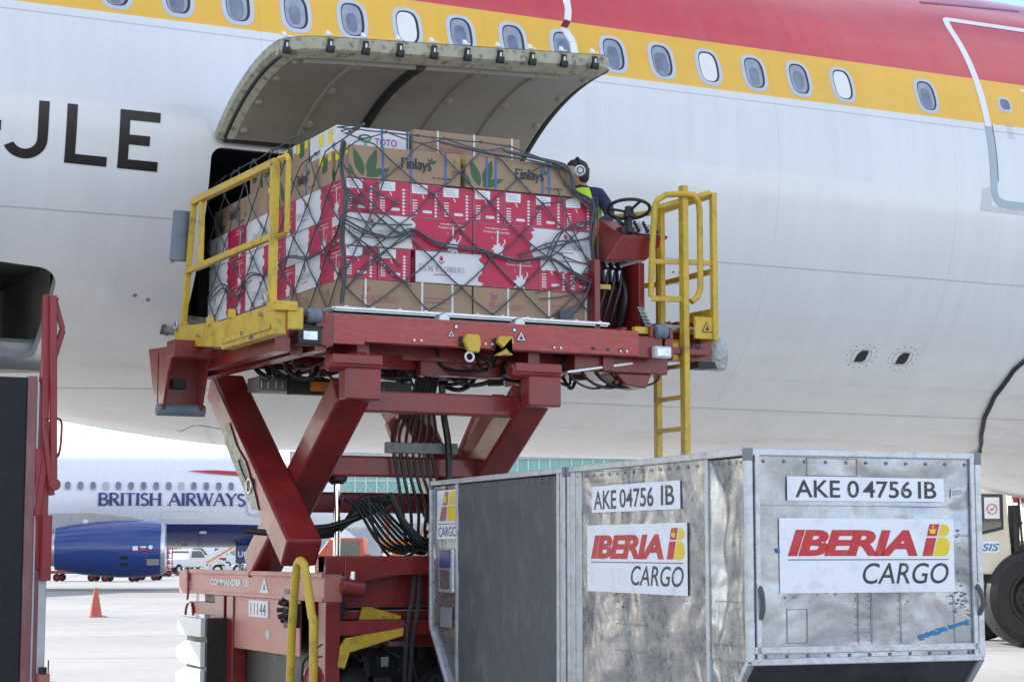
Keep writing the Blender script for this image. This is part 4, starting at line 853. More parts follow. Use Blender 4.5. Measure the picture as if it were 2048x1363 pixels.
# --- operator platform at the right
m = MB()
m.box(7.95, 8.75, 13.75, 15.5, 3.30, 3.355, 0); m.box(8.24, 8.88, 13.88, 14.0, 3.255, 3.50, 0); m.box(8.42, 8.72, 14.0, 14.4, 3.40, 3.60, 0); m.prism([(8.2, 13.9, 3.5), (8.45, 13.9, 3.6), (8.5, 13.9, 3.5)], (0, .5, 0), 0)
m.box(8.0, 8.3, 13.70, 13.9, 3.42, 3.49, 0); m.box(7.95, 8.12, 13.64, 13.70, 3.44, 3.50, 2); m.cyl((8.32, 13.84, 3.53), (8.70, 13.84, 3.51), .035, n=14, mi=1)
m.box(8.25, 8.33, 13.66, 13.72, 3.26, 3.47, 0); m.box(8.52, 8.74, 13.9, 14.02, 3.40, 3.60, 0); m.box(8.7, 8.9, 13.86, 14.04, 3.2, 3.26, 3)
m.build('operator_platform', ['lred', 'steel', 'lyel', 'rubber'], bevel=.006, **W_)
m = MB(); place(m, text2d('79', .012), (8.62, 3.32, .12, .12), lambda u, v, w=0: V((u, 13.877, v)), 0); m.build('fleet_number', 'dark', fix=False, **W_)
m = MB(); random.seed(2)
q = [V((8.93, 13.95, 3.34 + z)) for z in (-.15, -.14, -.05, .05, .13, .14)]
m.tube(q, [.03, .095, .115, .11, .095, .03], 16); m.build('bumper_cushion', 'silver', smooth=True, **W_)
# console
m = MB()
hullp = [(8.03, 14.40, 4.53), (8.46, 14.40, 4.53), (8.46, 13.93, 4.335), (8.00, 13.93, 4.315), (7.93, 14.40, 4.12), (8.36, 14.40, 4.12), (8.27, 13.99, 4.13), (7.87, 13.99, 4.10)]
m.add(hullp, [(0, 1, 2, 3), (3, 2, 6, 7), (0, 3, 7, 4), (1, 5, 6, 2), (4, 7, 6, 5), (0, 4, 5, 1)], 0)
m.box(7.755, 7.81, 13.98, 14.42, 3.40, 4.10, 0); m.box(8.19, 8.245, 13.98, 14.42, 3.40, 4.10, 0); m.box(7.81, 8.19, 14.36, 14.40, 3.40, 4.08, 0); m.box(7.84, 7.90, 14.2, 14.4, 3.40, 4.1, 0)
cn_ = m.build('control_console', 'lred', bevel=.006, **W_)
m = MB()                                               # bare metal where the paint is worn off the left cheek
m.poly([V((7.87, 13.99, 4.10)).lerp(V((8.00, 13.93, 4.315)), b).lerp(V((7.93, 14.40, 4.12)).lerp(V((8.03, 14.40, 4.53)), b), a) + V((-.004, -.001, 0)) for a, b in ((.25, .85), (.2, .5), (.35, .3), (.55, .25), (.6, .45), (.8, .5), (.9, .8), (.6, .9))]); m.build('bare_patch', 'plate', cn_, wld=True)
m = MB()
for k in range(3):
    x = 7.93 + .07 * k; m.tube(smooth_path([(x, 14.15, 4.1), (x, 14.08, 3.95), (x - .06, 14.1, 3.7), (x - .1, 14.2, 3.42)], 6), .018, 8, 0)
    if k < 3: m.cyl((x, 14.11, 4.03), (x, 14.09, 3.93), .024, n=10, mi=1)
m.box(7.84, 8.15, 14.2, 14.34, 3.95, 4.08, 0); m.box(7.84, 7.95, 14.05, 14.2, 3.86, 3.9, 2); m.tube(smooth_path([(8.1, 14.2, 4.05), (8.12, 14.1, 3.8), (8.08, 14.2, 3.45)], 6), .03, 8, 0)
m.build('control_valves', ['hose', 'steel', 'lyel'], cn_, smooth=True, wld=True)
m = MB(); random.seed(9)
for i in range(6):
    for j in range(4):
        c = V((8.19 + .045 * i, 13.99 + .1 * j, 4.36 + .0418 * j)); m.cyl(c, c + V((0, -.012, .035)), .014, n=8, mi=(i * 3 + j) % 2)
m.poly([(8.17, 13.95, 4.347), (8.45, 13.95, 4.347), (8.45, 14.38, 4.527), (8.17, 14.38, 4.527)], 2)
m.build('control_knobs', ['dark', 'sticker', 'plate'], cn_, wld=True)
m = MB(); wc = V((8.115, 14.02, 4.565)); wnm = V((.12, .27, .95)).normalized(); u = wnm.cross(V((0, 1, 0))).normalized(); w = wnm.cross(u)
m.tube(arc(wc, .182, 0, 360, 40, u, w)[:-1], .015, 10, closed=True)
for a in (95, 215, 335): m.tube([wc - wnm * .03, wc + (u * cos(rad(a)) + w * sin(rad(a))) * .1 - wnm * .01, wc + (u * cos(rad(a)) + w * sin(rad(a))) * .178], .012, 8)
m.cyl(wc - wnm * .02, wc + wnm * .015, .035, n=14); m.cyl(wc - wnm * .09, wc - wnm * .02, .05, .045, n=16); m.cyl(wc - wnm * .23, wc - wnm * .08, .028, n=12); m.box(8.02, 8.14, 13.97, 14.07, 4.34, 4.40)
m.bar((8.06, 14.0, 4.42), (7.96, 13.97, 4.46), .02, .02); m.build('steering_wheel', 'rubber', cn_, smooth=True, wld=True)
m = MB(); 
pa = [V((8.10, 13.86, 3.70)), V((8.20, 13.86, 3.50)), V((8.32, 13.94, 3.50)), V((8.20, 13.94, 3.70))]; m.prism(pa, (0, .03, 0))
for k in range(7): a = pa[0].lerp(pa[1], (k + .5) / 7); b = pa[3].lerp(pa[2], (k + .5) / 7); m.bar(a + V((0, -.006, 0)), b + V((0, -.006, 0)), .01, .012)
m.build('foot_pedal', 'steel', bevel=.003, **W_)
# ladder and guard rails
m = MB(); s = .06
m.bar((8.5, 13.75, 1.75), (8.5, 13.75, 4.755), .055, .078, (0, 1, 0)); m.bar((8.5, 14.2, 1.75), (8.5, 14.2, 3.44), .055, .06, (0, 1, 0)); m.box(8.36, 8.53, 13.85, 14.2, 3.395, 3.435); m.box(8.40, 8.46, 13.78, 13.84, 3.25, 3.40)
ladd = m.build('ladder', 'lyel', bevel=.005, **W_)
for k in range(6): 
    m = MB(); z = 3.205 - .268 * k; m.box(8.475, 8.525, 13.789, 14.17, z - .018, z + .018); m.build('rung', 'lyel', ladd, bevel=.003, wld=True)
m = MB(); r = .027
lp = [V((8.26, 13.9, 3.80)), V((8.262, 13.88, 4.2)), V((8.27, 13.84, 4.58)), V((8.29, 13.82, 4.63)), V((8.36, 13.80, 4.675)), V((8.48, 13.7, 4.675)), V((8.56, 13.68, 4.67)), V((8.62, 13.7, 4.62)), V((8.645, 13.72, 4.54)), V((8.645, 13.72, 3.87)), V((8.61, 13.72, 3.79)), V((8.55, 13.72, 3.75))]
m.tube(lp, r, 10); m.bar((8.25, 13.88, 3.78), (8.5, 13.75, 3.77), .04, .045); m.bar((8.26, 13.88, 4.10), (8.75, 13.68, 4.09), .03, .04)
m.build('hand_hoop', 'lyel', smooth=True, **W_)
m = MB()
for y, z in ((13.67, 3.42), (14.58, 3.42)): m.bar((8.75, y, z), (8.75, y, 4.70), .05, .05, (0, 1, 0))
for z in (4.68, 4.02): m.bar((8.75, 13.67, z), (8.75, 14.62, z), .045, .045); m.bar((8.75, 14.6, z), (8.35, 15.3, z), .045, .045); 
m.bar((8.40, 13.95, 3.42), (8.40, 13.95, 4.62), .045, .045, (0, 1, 0)); m.bar((8.72, 13.66, 4.70), (8.27, 13.9, 4.56), .04, .04)
m.box(8.735, 8.765, 13.70, 14.1, 3.42, 3.70); m.box(8.55, 8.75, 13.66, 13.69, 3.43, 3.62)
gr_ = m.build('guard_rail', 'lyel', bevel=.005, **W_)
m = MB(); tri_sign(m, (8.665, 13.655, 3.53), (1, 0, 0), (0, 0, 1), .085, 1, 0); m.build('warning_label', ['ink', 'lyel'], gr_, fix=False, wld=True)
# --- scissor arms
def arm(x, top, bot, name, w=.28, h=.24, mt='lred'):
    m = MB(); t, b = V((x, *top)), V((x, *bot)); m.bar(t, b, w, h, (0, 0, 1))
    return m.build(name, mt, bevel=.022, **W_)
for x in (5.42, 6.98):
    a = arm(x, (13.66, 2.88), (15.72, 1.50), 'scissor_arm')
    m = MB(); m.box(x - .145, x + .145, 13.40, 13.56, 2.78, 3.02); m.cyl((x - .26, 13.52, 3.06), (x + .18, 13.52, 3.06), .06, n=18); m.box(x - .24, x + .18, 13.45, 13.6, 3.05, 3.13); m.build('arm_head', 'lred', a, bevel=.014, wld=True)
arm(5.135, (15.92, 3.065), (13.93, 1.615), 'scissor_arm', .29, .25); arm(6.70, (15.92, 3.065), (13.93, 1.615), 'scissor_arm', .26, .25)
m = MB(); m.lathe([(0, .046), (-.012, .05), (-.012, .062), (0, .066)], (4.976, 14.74, 2.16), (1, 0, 0), 20, 0); m.lathe([(-.004, 0), (-.004, .046)], (4.976, 14.74, 2.16), (1, 0, 0), 20, 1); m.tube(smooth_path([(4.967, 14.79, 2.20), (4.965, 14.92, 2.30), (4.967, 15.0, 2.38)], 5), .008, 6, 1); m.build('pivot_pin', ['steel', 'dark'], **W_)
m = MB(); m.poly([(4.978, 14.52, 1.96), (4.978, 14.68, 1.97), (4.978, 15.05, 2.26), (4.978, 15.42, 2.55), (4.978, 15.46, 2.66), (4.978, 15.32, 2.72), (4.978, 15.1, 2.50), (4.978, 14.86, 2.36), (4.978, 14.62, 2.10)]); 
m.build('worn_paint', 'cream', fix=False, **W_)
for y, z, hh in ((13.80, 2.80, .17), (14.50, 2.325, .17), (14.93, 2.04, .17)):
    m = MB(); m.box(5.52, 6.98, y - .07, y + .07, z - hh / 2, z + hh / 2); m.build('crossbar', 'lred', bevel=.018, **W_)
m = MB()                                               # rear bracing and folded bridge linkage seen between the arms
m.bar((6.75, 15.3, 2.85), (7.02, 15.3, 2.3), .09, .09, (0, 1, 0)); m.bar((7.35, 15.3, 2.95), (7.05, 15.3, 2.3), .09, .09, (0, 1, 0)); m.prism([(6.5, 15.5, 2.75), (6.72, 15.5, 2.95), (6.95, 15.5, 2.9), (6.95, 15.5, 2.4), (6.62, 15.5, 2.45)], (0, .08, 0))
m.bar((7.18, 14.6, 2.9), (7.18, 16.2, 1.7), .12, .2); m.bar((6.6, 15.35, 2.5), (7.1, 15.35, 2.46), .06, .08)
m.build('bridge_linkage', 'lredf', bevel=.008, **W_)
# lift rams
m = MB(); m.cyl((5.66, 14.55, 1.22), (5.66, 14.55, 2.2), .030, n=16); m.build('lift_rod', 'chrome', smooth=True, **W_)
m = MB(); m.cyl((5.68, 14.55, .6), (5.68, 14.55, 1.33), .07, n=18); m.lathe([(0, .05), (.03, .08), (.08, .085), (.14, .05), (.2, .06)], (5.66, 14.55, 2.18), (0, 0, 1), 14); m.build('lift_ram', 'dark', smooth=True, **W_)
m = MB(); m.box(6.02, 6.66, 14.36, 14.43, 2.435, 2.525); 
for x in (6.07, 6.35, 6.62): m.cyl((x, 14.352, 2.48), (x, 14.43, 2.48), .022, n=10)
m.build('hose_manifold', 'holdgrey', bevel=.008, **W_)
for k in range(7):                                      # supply hoses looping from the deck through the manifold to the chassis
    x = 6.08 + .058 * k
    m = MB(); m.tube(smooth_path([(6.22 + .03 * k, 14.2, 3.05), (6.18 + .035 * k, 14.28, 2.85), (x + .01 * (k - 3) * .5, 14.34, 2.62), (x, 14.38, 2.47), (x + .03, 14.36, 2.25), (x + .07 + .012 * k, 14.34, 1.98), (x + .09, 14.33, 1.76 + .02 * k), (x + .10, 14.34, 1.62 + .02 * (k % 3)), (x - .12, 14.36, 1.70), (x - .3 - .02 * k, 14.4, 1.98), (x - .42, 14.42, 2.06)], 7), .014, 8); m.build('hose', 'hose', smooth=True, **W_)
for k in range(5):
    m = MB(); m.tube(smooth_path([(6.1 - .03 * k, 14.42, 2.05), (5.95 - .03 * k, 14.43, 1.97 + .02 * k), (5.66, 14.45 + .04 * k, 1.86 - .02 * k), (5.3, 14.6 + .04 * k, 1.78), (5.0, 14.9, 1.8)], 7), .026, 8); m.build('hose', 'hose', smooth=True, **W_)
m = MB(); m.tube(smooth_path([(5.83, 14.3, 2.08), (5.88, 14.28, 1.8), (5.98, 14.27, 1.62), (6.1, 14.27, 1.585), (6.25, 14.28, 1.64), (6.36, 14.3, 1.8)], 7), .012, 8); m.build('hose', 'hose', smooth=True, **W_)
for k in range(3):
    m = MB(); m.tube(smooth_path([(6.0, 14.3 - .02 * k, 2.1), (6.15, 14.3 - .02 * k, 1.88 - .03 * k), (6.32, 14.28, 1.73 - .035 * k), (6.5, 14.36, 1.78 - .03 * k), (6.42, 14.5, 1.95)], 7), .02 + .004 * k, 8); m.build('hose', 'hose', smooth=True, **W_)
m = MB(); m.tube(smooth_path([(6.48, 14.3, 3.0), (6.5, 14.3, 2.75), (6.54, 14.3, 2.5), (6.55, 14.3, 2.1)], 6), .03, 8); m.build('hose', 'hose', smooth=True, **W_)
# --- chassis
m = MB()
m.box(5.30, 5.45, 13.88, 17.45, 1.245, 1.465, 0); m.box(5.285, 5.30, 13.9, 17.40, 1.43, 1.47, 0); m.box(5.29, 5.30, 13.9, 17.40, 1.245, 1.275, 0)
m.prism([(5.29, 17.45, 1.47), (5.29, 17.7, 1.45), (5.29, 17.7, 1.24), (5.29, 17.45, 1.24)], (.16, 0, 0), 0); m.cyl((5.27, 17.42, 1.40), (5.30, 17.42, 1.40), .04, n=14, mi=0)
m.tube(arc((5.285, 17.42, 1.33), .15, -75, 75, 10, (0, -.25, 0), (0, 0, 1)), .012, 6, 1)
m.build('side_rail', ['lredf', 'lred'], bevel=.006, **W_)
m = MB(); sm_ = lambda u, v, w=0.: V((5.2965, -u, v))
place(m, text2d('COMMANDER 15i', .045, 0, 1.05), (-16.75, 1.332, 1.08, .06), sm_, 0)
m.add([(5.2965, 15.38, 1.29), (5.2965, 15.16, 1.29), (5.2965, 15.27, 1.42)], [(0, 1, 2)], 0); m.poly([(5.2955, 15.30, 1.315), (5.2955, 15.24, 1.315), (5.2955, 15.255, 1.36), (5.2955, 15.285, 1.36)], 1)
m.add([(5.2965, 14.78, 1.29), (5.2965, 14.66, 1.29), (5.2965, 14.66, 1.33), (5.2965, 14.78, 1.33)], [(0, 1, 2, 3)], 2)
m.build('rail_lettering', ['sticker', 'inkgrey', 'leaf'], fix=False, **W_)
m = MB(); m.box(5.315, 5.33, 14.45, 16.10, .80, 1.245); m.build('side_panel', 'lredf', bevel=.004, **W_)
m = MB(); m.box(5.306, 5.314, 15.20, 15.69, 1.083, 1.222, 0); place(m, text2d('11144', 0, 0, 1.05), (-15.64, 1.10, .39, .10), lambda u, v, w=0.: V((5.3045, -u, v)), 1)
m.build('number_plate', ['sticker', 'ink'], fix=False, **W_)
m = MB(); m.poly([(5.313, 15.28, .935), (5.313, 15.22, .90), (5.313, 15.16, .935), (5.313, 15.19, .985), (5.313, 15.25, .985)]); m.build('scuffed_sticker', 'tapeblue', fix=False, **W_)
m = MB()
for y0, y1 in ((16.10, 16.28), (16.36, 16.62), (14.1, 14.2), (13.84, 14.0)): m.box(5.30, 5.42, y0, y1, .1, 1.245)
m.box(5.32, 5.44, 16.62, 17.4, 1.06, 1.17); m.box(5.28, 5.36, 16.4, 17.6, .15, .30); m.box(5.30, 5.36, 16.62, 16.75, .1, 1.06); m.tube(arc((5.31, 17.42, 1.04), .12, 0, 180, 10, (0, 1, 0)), .014, 6)
split_build(m, 'chassis_post', 'lred', bevel=.005, **W_)
m = MB(); m.box(5.42, 5.5, 13.95, 17.3, .30, 1.24); m.box(5.5, 7.3, 14.3, 14.36, .1, 1.19); m.box(5.5, 7.6, 16.9, 17.0, .1, .98); m.build('engine_bay', 'dark', **W_)
m = MB(); m.box(5.5, 7.6, 16.72, 16.86, 1.0, 1.14); m.box(6.9, 7.04, 16.7, 16.84, .1, 1.0); m.box(5.5, 7.6, 16.75, 16.84, .5, .6); m.build('front_crossmember', 'lred', bevel=.008, **W_)
m = MB()
m.box(5.30, 7.4, 13.88, 14.02, 1.455, 1.60); m.prism([(5.46, 13.86, 1.60), (7.4, 13.86, 1.60), (7.4, 13.86, 1.45), (5.95, 13.86, 1.45), (5.46, 13.86, 1.38)], (0, .02, 0)); m.box(5.46, 7.4, 14.02, 14.1, 1.20, 1.455); m.box(5.42, 7.4, 13.86, 13.98, .985, 1.10); m.box(5.42, 7.4, 14.04, 14.12, 1.10, 1.17)
m.box(5.42, 7.4, 14.05, 14.1, .88, .985); m.box(6.5, 6.64, 13.9, 14.1, .1, 1.0); m.box(7.25, 7.45, 13.84, 14.1, .1, 1.6)
m.box(5.30, 5.46, 13.86, 14.06, 1.465, 1.60); m.cyl((5.42, 13.82, 1.37), (5.60, 13.80, 1.345), .062, n=18); m.build('rear_crossmember', 'lred', bevel=.01, **W_)
m = MB(); m.cyl((5.44, 13.9, 1.43), (5.5, 13.9, 1.43), .03, n=12); m.cyl((5.52, 13.84, 1.42), (5.52, 13.84, 1.48), .024, n=12); m.build('grease_fitting', 'chrome', **W_)
m = MB()                                               # yellow bent bracket in the engine bay
m.prism([(5.40, 13.83, .75), (5.46, 13.83, .74), (5.50, 13.83, .86), (5.95, 13.83, .98), (5.95, 13.83, 1.04), (5.47, 13.83, .97), (5.42, 13.83, .90)], (0, .05, 0)); m.prism([(5.64, 14.0, 1.10), (5.67, 14.0, 1.20), (5.72, 14.0, 1.205), (6.0, 14.0, 1.13), (6.0, 14.0, 1.10)], (0, .03, 0))
m.build('yellow_bracket', 'lyel', bevel=.006, **W_)
m = MB(); random.seed(31)
for k in range(46):
    x, y, z = random.uniform(5.5, 6.5), random.uniform(13.95, 14.25), random.uniform(.45, .95)
    if k % 2: m.tube(smooth_path([(x, y, z), (x + .08, y - .03, z + random.uniform(-.1, .1)), (x + .18, y, z + random.uniform(-.2, .1))], 5), random.uniform(.008, .02), 6, 0)
    else: m.box(x, x + random.uniform(.04, .16), y, y + .1, z, z + random.uniform(.03, .15), random.choice((0, 0, 0, 0, 1)))
m.tube(smooth_path([(6.08, 13.92, 1.5), (6.02, 13.84, 1.25), (5.98, 13.84, 1.0), (5.98, 13.9, .5)], 6), .018, 8, 0); m.tube(smooth_path([(6.12, 13.92, 1.5), (6.07, 13.83, 1.2), (6.03, 13.84, .95), (6.02, 13.9, .5)], 6), .018, 8, 0)
m.build('engine', ['dark', 'steel'], **W_)
for k in range(5):                                     # white louvre boards standing off the chassis flank
    m = MB(); z = 1.045 - .235 * k; m.prism([(5.16, 16.32, z), (5.16, 17.03, z), (5.16, 17.03, z - .10), (5.16, 16.95, z - .16), (5.16, 16.32, z - .16)] if k == 0 else [(5.16, 16.32, z + .03), (5.16, 16.78, z + .03), (5.16, 17.06, z - .035), (5.16, 17.06, z - .12), (5.16, 16.92, z - .17), (5.16, 16.32, z - .185)], (-.08, 0, 0)); m.build('louvre', 'truckw', bevel=.006, **W_)
m = MB(); m.box(5.12, 5.30, 16.26, 16.315, .1, 1.05); m.box(5.165, 5.255, 16.32, 17.0, .1, 1.03); m.build('louvre_box', 'dark', **W_)
m = MB(); hp = [(4.935, 13.62, .1), (4.935, 13.60, .92), (4.935, 13.57, 1.17), (4.935, 13.52, 1.44), (4.935, 13.49, 1.53), (4.935, 13.44, 1.565), (4.935, 13.38, 1.555), (4.935, 13.31, 1.49), (4.935, 13.17, 1.17), (4.935, 13.13, 1.06), (4.935, 13.12, .1)]
m.tube(smooth_path(hp, 4), .032, 10); m.build('grab_hoop', 'lyel', smooth=True, **W_)
m = MB(); random.seed(4)
m.box(5.2, 5.3, 14.40, 14.52, 1.03, 1.22)
for k in range(8): a = k * .8; m.cyl((5.22, 14.46 + .06 * cos(a), 1.17 + .05 * sin(a)), (5.16, 14.46 + .10 * cos(a), 1.17 + .09 * sin(a)), .02, n=8)
m.bar((5.2, 14.42, 1.1), (5.2, 14.3, .97), .03, .05); m.build('wiring_plug', 'dark', bevel=.006, **W_)
for k, (y, x) in enumerate(((14.2, 5.42), (16.6, 5.6))):
    m = MB(); m.lathe([(0, .29), (0, .46), (.04, .49), (.22, .49), (.26, .46), (.26, .29)], (x, y, .307), (1, 0, 0), 32); wt = m.build('wheel', 'tyre', smooth=True, **W_)
    m = MB(); m.lathe([(.02, 0), (.02, .2), (.06, .295), (.24, .295), (.24, 0)], (x, y, .307), (1, 0, 0), 24); m.build('rim', 'lredf', wt, smooth=True, wld=True)
m = MB(); m.cyl((5.265, 16.3, .1), (5.265, 16.3, .86), .022, n=10); m.cyl((5.265, 16.3, .84), (5.265, 16.3, .92), .035, n=10, mi=1); m.tube([(5.2, 17.0, .6), (5.2, 16.9, .62), (5.2, 16.85, .62)], .02, 6, 2); m.build('gas_strut', ['dark', 'steel', 'lyel'], **W_)
# bridge plate reaching from the deck to the hatch sill
m = MB(); m.box(5.0, 7.6, 15.55, 17.0, 3.38, 3.42); m.build('bridge_plate', 'lred', **W_)
for k in range(5):                                      # bolt heads and grease nipples on the deck beam and arm heads
    m = MB(); x = 5.30 + .62 * k; [m.cyl((x + dx, 13.598, 3.28), (x + dx, 13.588, 3.28), .011, n=6) for dx in (0, .06)]; split_build(m, 'bolt', 'steel', **W_)
# fire extinguisher hung on the loader
fe = thing('fire_extinguisher', 'red fire extinguisher strapped beside the yellow hoop at the loader corner', 'extinguisher', (5.0, 13.3, .36))
m = MB(); m.lathe([(0, 0), (0, .075), (.02, .08), (.36, .08), (.42, .06), (.45, .03), (.47, .028)], (0, 0, 0), (0, 0, 1), 22); m.box(-.05, .05, -.082, -.08, .2, .3, 1); m.build('cylinder', ['rosso', 'decal'], fe, smooth=True)
m = MB(); m.cyl((0, 0, .46), (0, 0, .53), .022, n=10); m.bar((-.03, 0, .53), (.05, -.05, .60), .02, .012); m.bar((-.03, 0, .50), (.05, -.05, .51), .02, .012); m.tube(smooth_path([(-.02, 0, .51), (-.09, -.02, .46), (-.095, -.03, .25)], 6), .012, 8); m.build('valve', 'rubber', fe)
# ================================================================== the two air cargo containers in front
ZT, ZB, ZV, INS, UW = 2.20, .57, 1.02, .43, 1.53
def dented(mb, fmap, w, hh, amp, seed, mi=0, nu=26, nv=26):
    vs = []
    for j in range(nv + 1):
        for i in range(nu + 1):
            u, v = w * i / nu, hh * j / nv; e = min(i, nu - i, j, nv - j) / 4; e = min(1, e)
            d = mnoise.fractal(V((u * 1.7 + seed, v * 1.7, seed * 1.7)), 1.1, 2.0, 3) * amp * e * 1.2 - amp * .9 * e + mnoise.noise(V((u * 7 + seed, v * 5, 3.3))) * amp * .3 * e
            vs.append(fmap(u, v, d))
    mb.add(vs, [(j * (nu + 1) + i, j * (nu + 1) + i + 1, (j + 1) * (nu + 1) + i + 1, (j + 1) * (nu + 1) + i) for j in range(nv) for i in range(nu)], mi)
def emblem(mb, f, lw):                                  # sticker lettering in sticker units: u 0..1, v 0..1 ; mi 0 red 1 yellow 2 navy 3 black
    place(mb, text2d('IBERIA', .045, .22, .92), (.045, .494, .74, .353), lambda u, v, w=0.: f(u, v, .0016), 0)
    P = lambda pts, mi, d=.0016: mb.poly([f(u, v, d) for u, v in pts], mi)
    P([(.812, .494), (.872, .494), (.897, .742), (.838, .742)], 0); P([(.841, .765), (.900, .765), (.918, .93), (.858, .93)], 0)
    P([(.862, .80), (.888, .80), (.900, .87), (.888, .85), (.880, .885), (.868, .85), (.854, .87)], 1, .002); P([(.878, .885), (.886, .90), (.878, .915), (.870, .90)], 1, .0022)
    lobe = lambda x0, x1, y0, y1, sl: [(x0, y0)] + [(x1 - .035 + .035 * cos(a), (y0 + y1) / 2 + (y1 - y0) / 2 * sin(a)) for a in [-pi / 2 + pi * k / 10 for k in range(11)]] + [(x0 + sl, y1)]
    P(lobe(.877, .975, .494, .748, .03), 1); P(lobe(.908, .975, .765, .93, .02), 1)
    P([(.045, .438), (.965, .438), (.965, .450), (.045, .450)], 2)
    place(mb, text2d('CARGO', .004, .22), (.465, .115, .5, .285), lambda u, v, w=0.: f(u, v, .0016), 3)
def container(label, y0, y1, bevel_near):
    o = thing('cargo_container', label, 'container', (6.017, 9.069, 0), rad(-5.5), 'aluminium cargo containers in the foreground')
    L_ = y1 - y0; b = MB()
    if bevel_near: prof = [(y0, ZT), (y0, ZV), (y0 + INS, ZB), (y1, ZB), (y1, ZT)]
    else: prof = [(y0, ZT), (y0, ZB), (y1 - INS, ZB), (y1, ZV), (y1, ZT)]
    ins = .012
    # shell: roof, base, far faces
    for k in range(5):
        (ya, za), (yb, zb) = prof[k], prof[(k + 1) % 5]
        slope = ya != yb and za != zb
        if bevel_near and k == 0: continue
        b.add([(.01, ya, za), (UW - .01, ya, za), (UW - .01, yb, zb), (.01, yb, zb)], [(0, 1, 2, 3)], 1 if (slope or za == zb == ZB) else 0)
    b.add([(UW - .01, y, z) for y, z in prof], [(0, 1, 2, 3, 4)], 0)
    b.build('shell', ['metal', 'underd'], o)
    # edge extrusions
    m = MB(); s = .042
    for x in (0, UW):
        for k in range(5):
            (ya, za), (yb, zb) = prof[k], prof[(k + 1) % 5]; m.bar((x, ya, za), (x, yb, zb), s, s, (1, 0, 0))
    for y, z in prof: m.bar((0, y, z), (UW, y, z), s * .95, s * .95)
    for x in (0, UW):
        for y, z in prof[:1] + prof[-1:]: m.box(x - .024, x + .024, y - .024, y + .024, z - .05, z + .024, 1)
    m.build('edge_frame', ['frame', 'inkgrey'], o, bevel=.006)
    return o
def rivets(mb, f, pts, r=.008, mi=0):
    for u, v in pts: mb.add([f(u + r * cos(a * pi / 4), v + r * sin(a * pi / 4), .004) for a in range(8)] + [f(u, v, .009)], [(a, (a + 1) % 8, 8) for a in range(8)], mi)
# near container
c1 = container('dented aluminium cargo container at front right, showing two faces with black and red lettering', 0, 2.60, True)
fy = lambda u, v, d=0.: V((u, -.002 - d, v)); fx = lambda u, v, d=0.: V((-.002 - d, 2.60 - u, v))    # u from viewer's left
m = MB(); dented(m, lambda u, v, d=0.: fy(u + .02, v + ZV + .02, d - .0015), UW - .04, ZT - ZV - .04, .0045, 1.3); m.build('end_panel', 'metal', c1, smooth='all')
m = MB(); dented(m, lambda u, v, d=0.: fx(u + .08, v + ZB + .03, d - .0015), 2.0, ZT - ZB - .05, .006, 4.1); dented(m, lambda u, v, d=0.: V((-.002 - d + .003, .485 - u, v + ZV - .0)), .46, ZT - ZV - .03, .03, 7.7, nu=14)
m.add([(.006, .02, ZV), (.006, .47, ZB + .02), (.006, .5, ZB + .02), (.006, .5, ZV)], [(0, 1, 2, 3)]); m.build('side_panel', 'metal', c1, smooth='all')
m = MB(); m.box(-.012, .01, .485, .525, ZB, ZT); m.box(-.014, .01, 2.50, 2.58, ZB, ZT); m.box(-.006, .01, 2.40, 2.50, ZB, ZT - .02); split_build(m, 'side_post', 'frame', parent=c1, bevel=.004)
m = MB(); m.box(.02, UW - .02, -.022, 0, ZV + .045, ZV + .085); m.box(.05, UW - .05, -.008, .0, ZT - .30 + .0, ZT - .297); m.bar((1.49, -.012, ZV), (1.49, -.012, ZT), .03, .02, (0, 1, 0)); m.bar((.05, -.012, ZV), (.05, -.012, ZT), .03, .02, (0, 1, 0)); split_build(m, 'panel_rail', 'frame', parent=c1, bevel=.004)
m = MB(); random.seed(8)
rivets(m, fy, [(.1 + .135 * k, ZT - .05) for k in range(11)] + [(.1 + .135 * k, ZV + .03) for k in range(11)] + [(.045, ZV + .12 + .12 * k) for k in range(9)] + [(1.49, ZV + .12 + .12 * k) for k in range(9)], .010)
rivets(m, fx, [(.14 + .13 * k, ZT - .055) for k in range(19)], .012); rivets(m, fx, [(2.095, ZB + .15 + .11 * k) for k in range(14)] + [(.06, ZB + .15 + .11 * k) for k in range(14)], .012)
for x in (.70, .79, .985): m.poly([fy(x, ZV + .09, .003), fy(x + .005, ZV + .09, .003), fy(x + .005, ZV + .39, .003), fy(x, ZV + .39, .003)]); rivets(m, fy, [(x - .012, ZV + .11 + .045 * k) for k in range(7)], .004)
def patch(f, u, v, w, hh):
    for a in ((u, v, u + w, v + .004), (u, v + hh, u + w, v + hh + .004), (u, v, u + .004, v + hh), (u + w, v, u + w + .004, v + hh + .004)): m.poly([f(a[0], a[1], .002), f(a[2], a[1], .002), f(a[2], a[3], .002), f(a[0], a[3], .002)])
patch(fy, .235, ZV + .10, .13, .19); patch(fy, .38, 2.07, .33, .10); patch(fy, 1.35, ZV + .09, .15, .62); patch(fx, .75, 1.0, .45, .17); patch(fx, 1.2, .78, .5, .2); patch(fx, .25, 2.10, .3, .07); patch(fx, .65, 2.08, .55, .08); patch(fx, 2.18, 1.1, .3, .25)
for k in range(70):                                     # scraped glue and paint flecks
    u, v = random.choice(((random.uniform(.15, 1.45), random.gauss(1.375, .03)), (random.gauss(1.42, .04), random.uniform(1.2, 1.8)), (random.gauss(1.4, .05), random.gauss(1.34, .04)))); r = random.uniform(.003, .011)
    if u < UW - .05: m.poly([fy(u + r * random.uniform(.5, 1.6) * cos(a), v + r * random.uniform(.4, 1.1) * sin(a), .002) for a in (0, 1, 2, 3, 4, 5)])
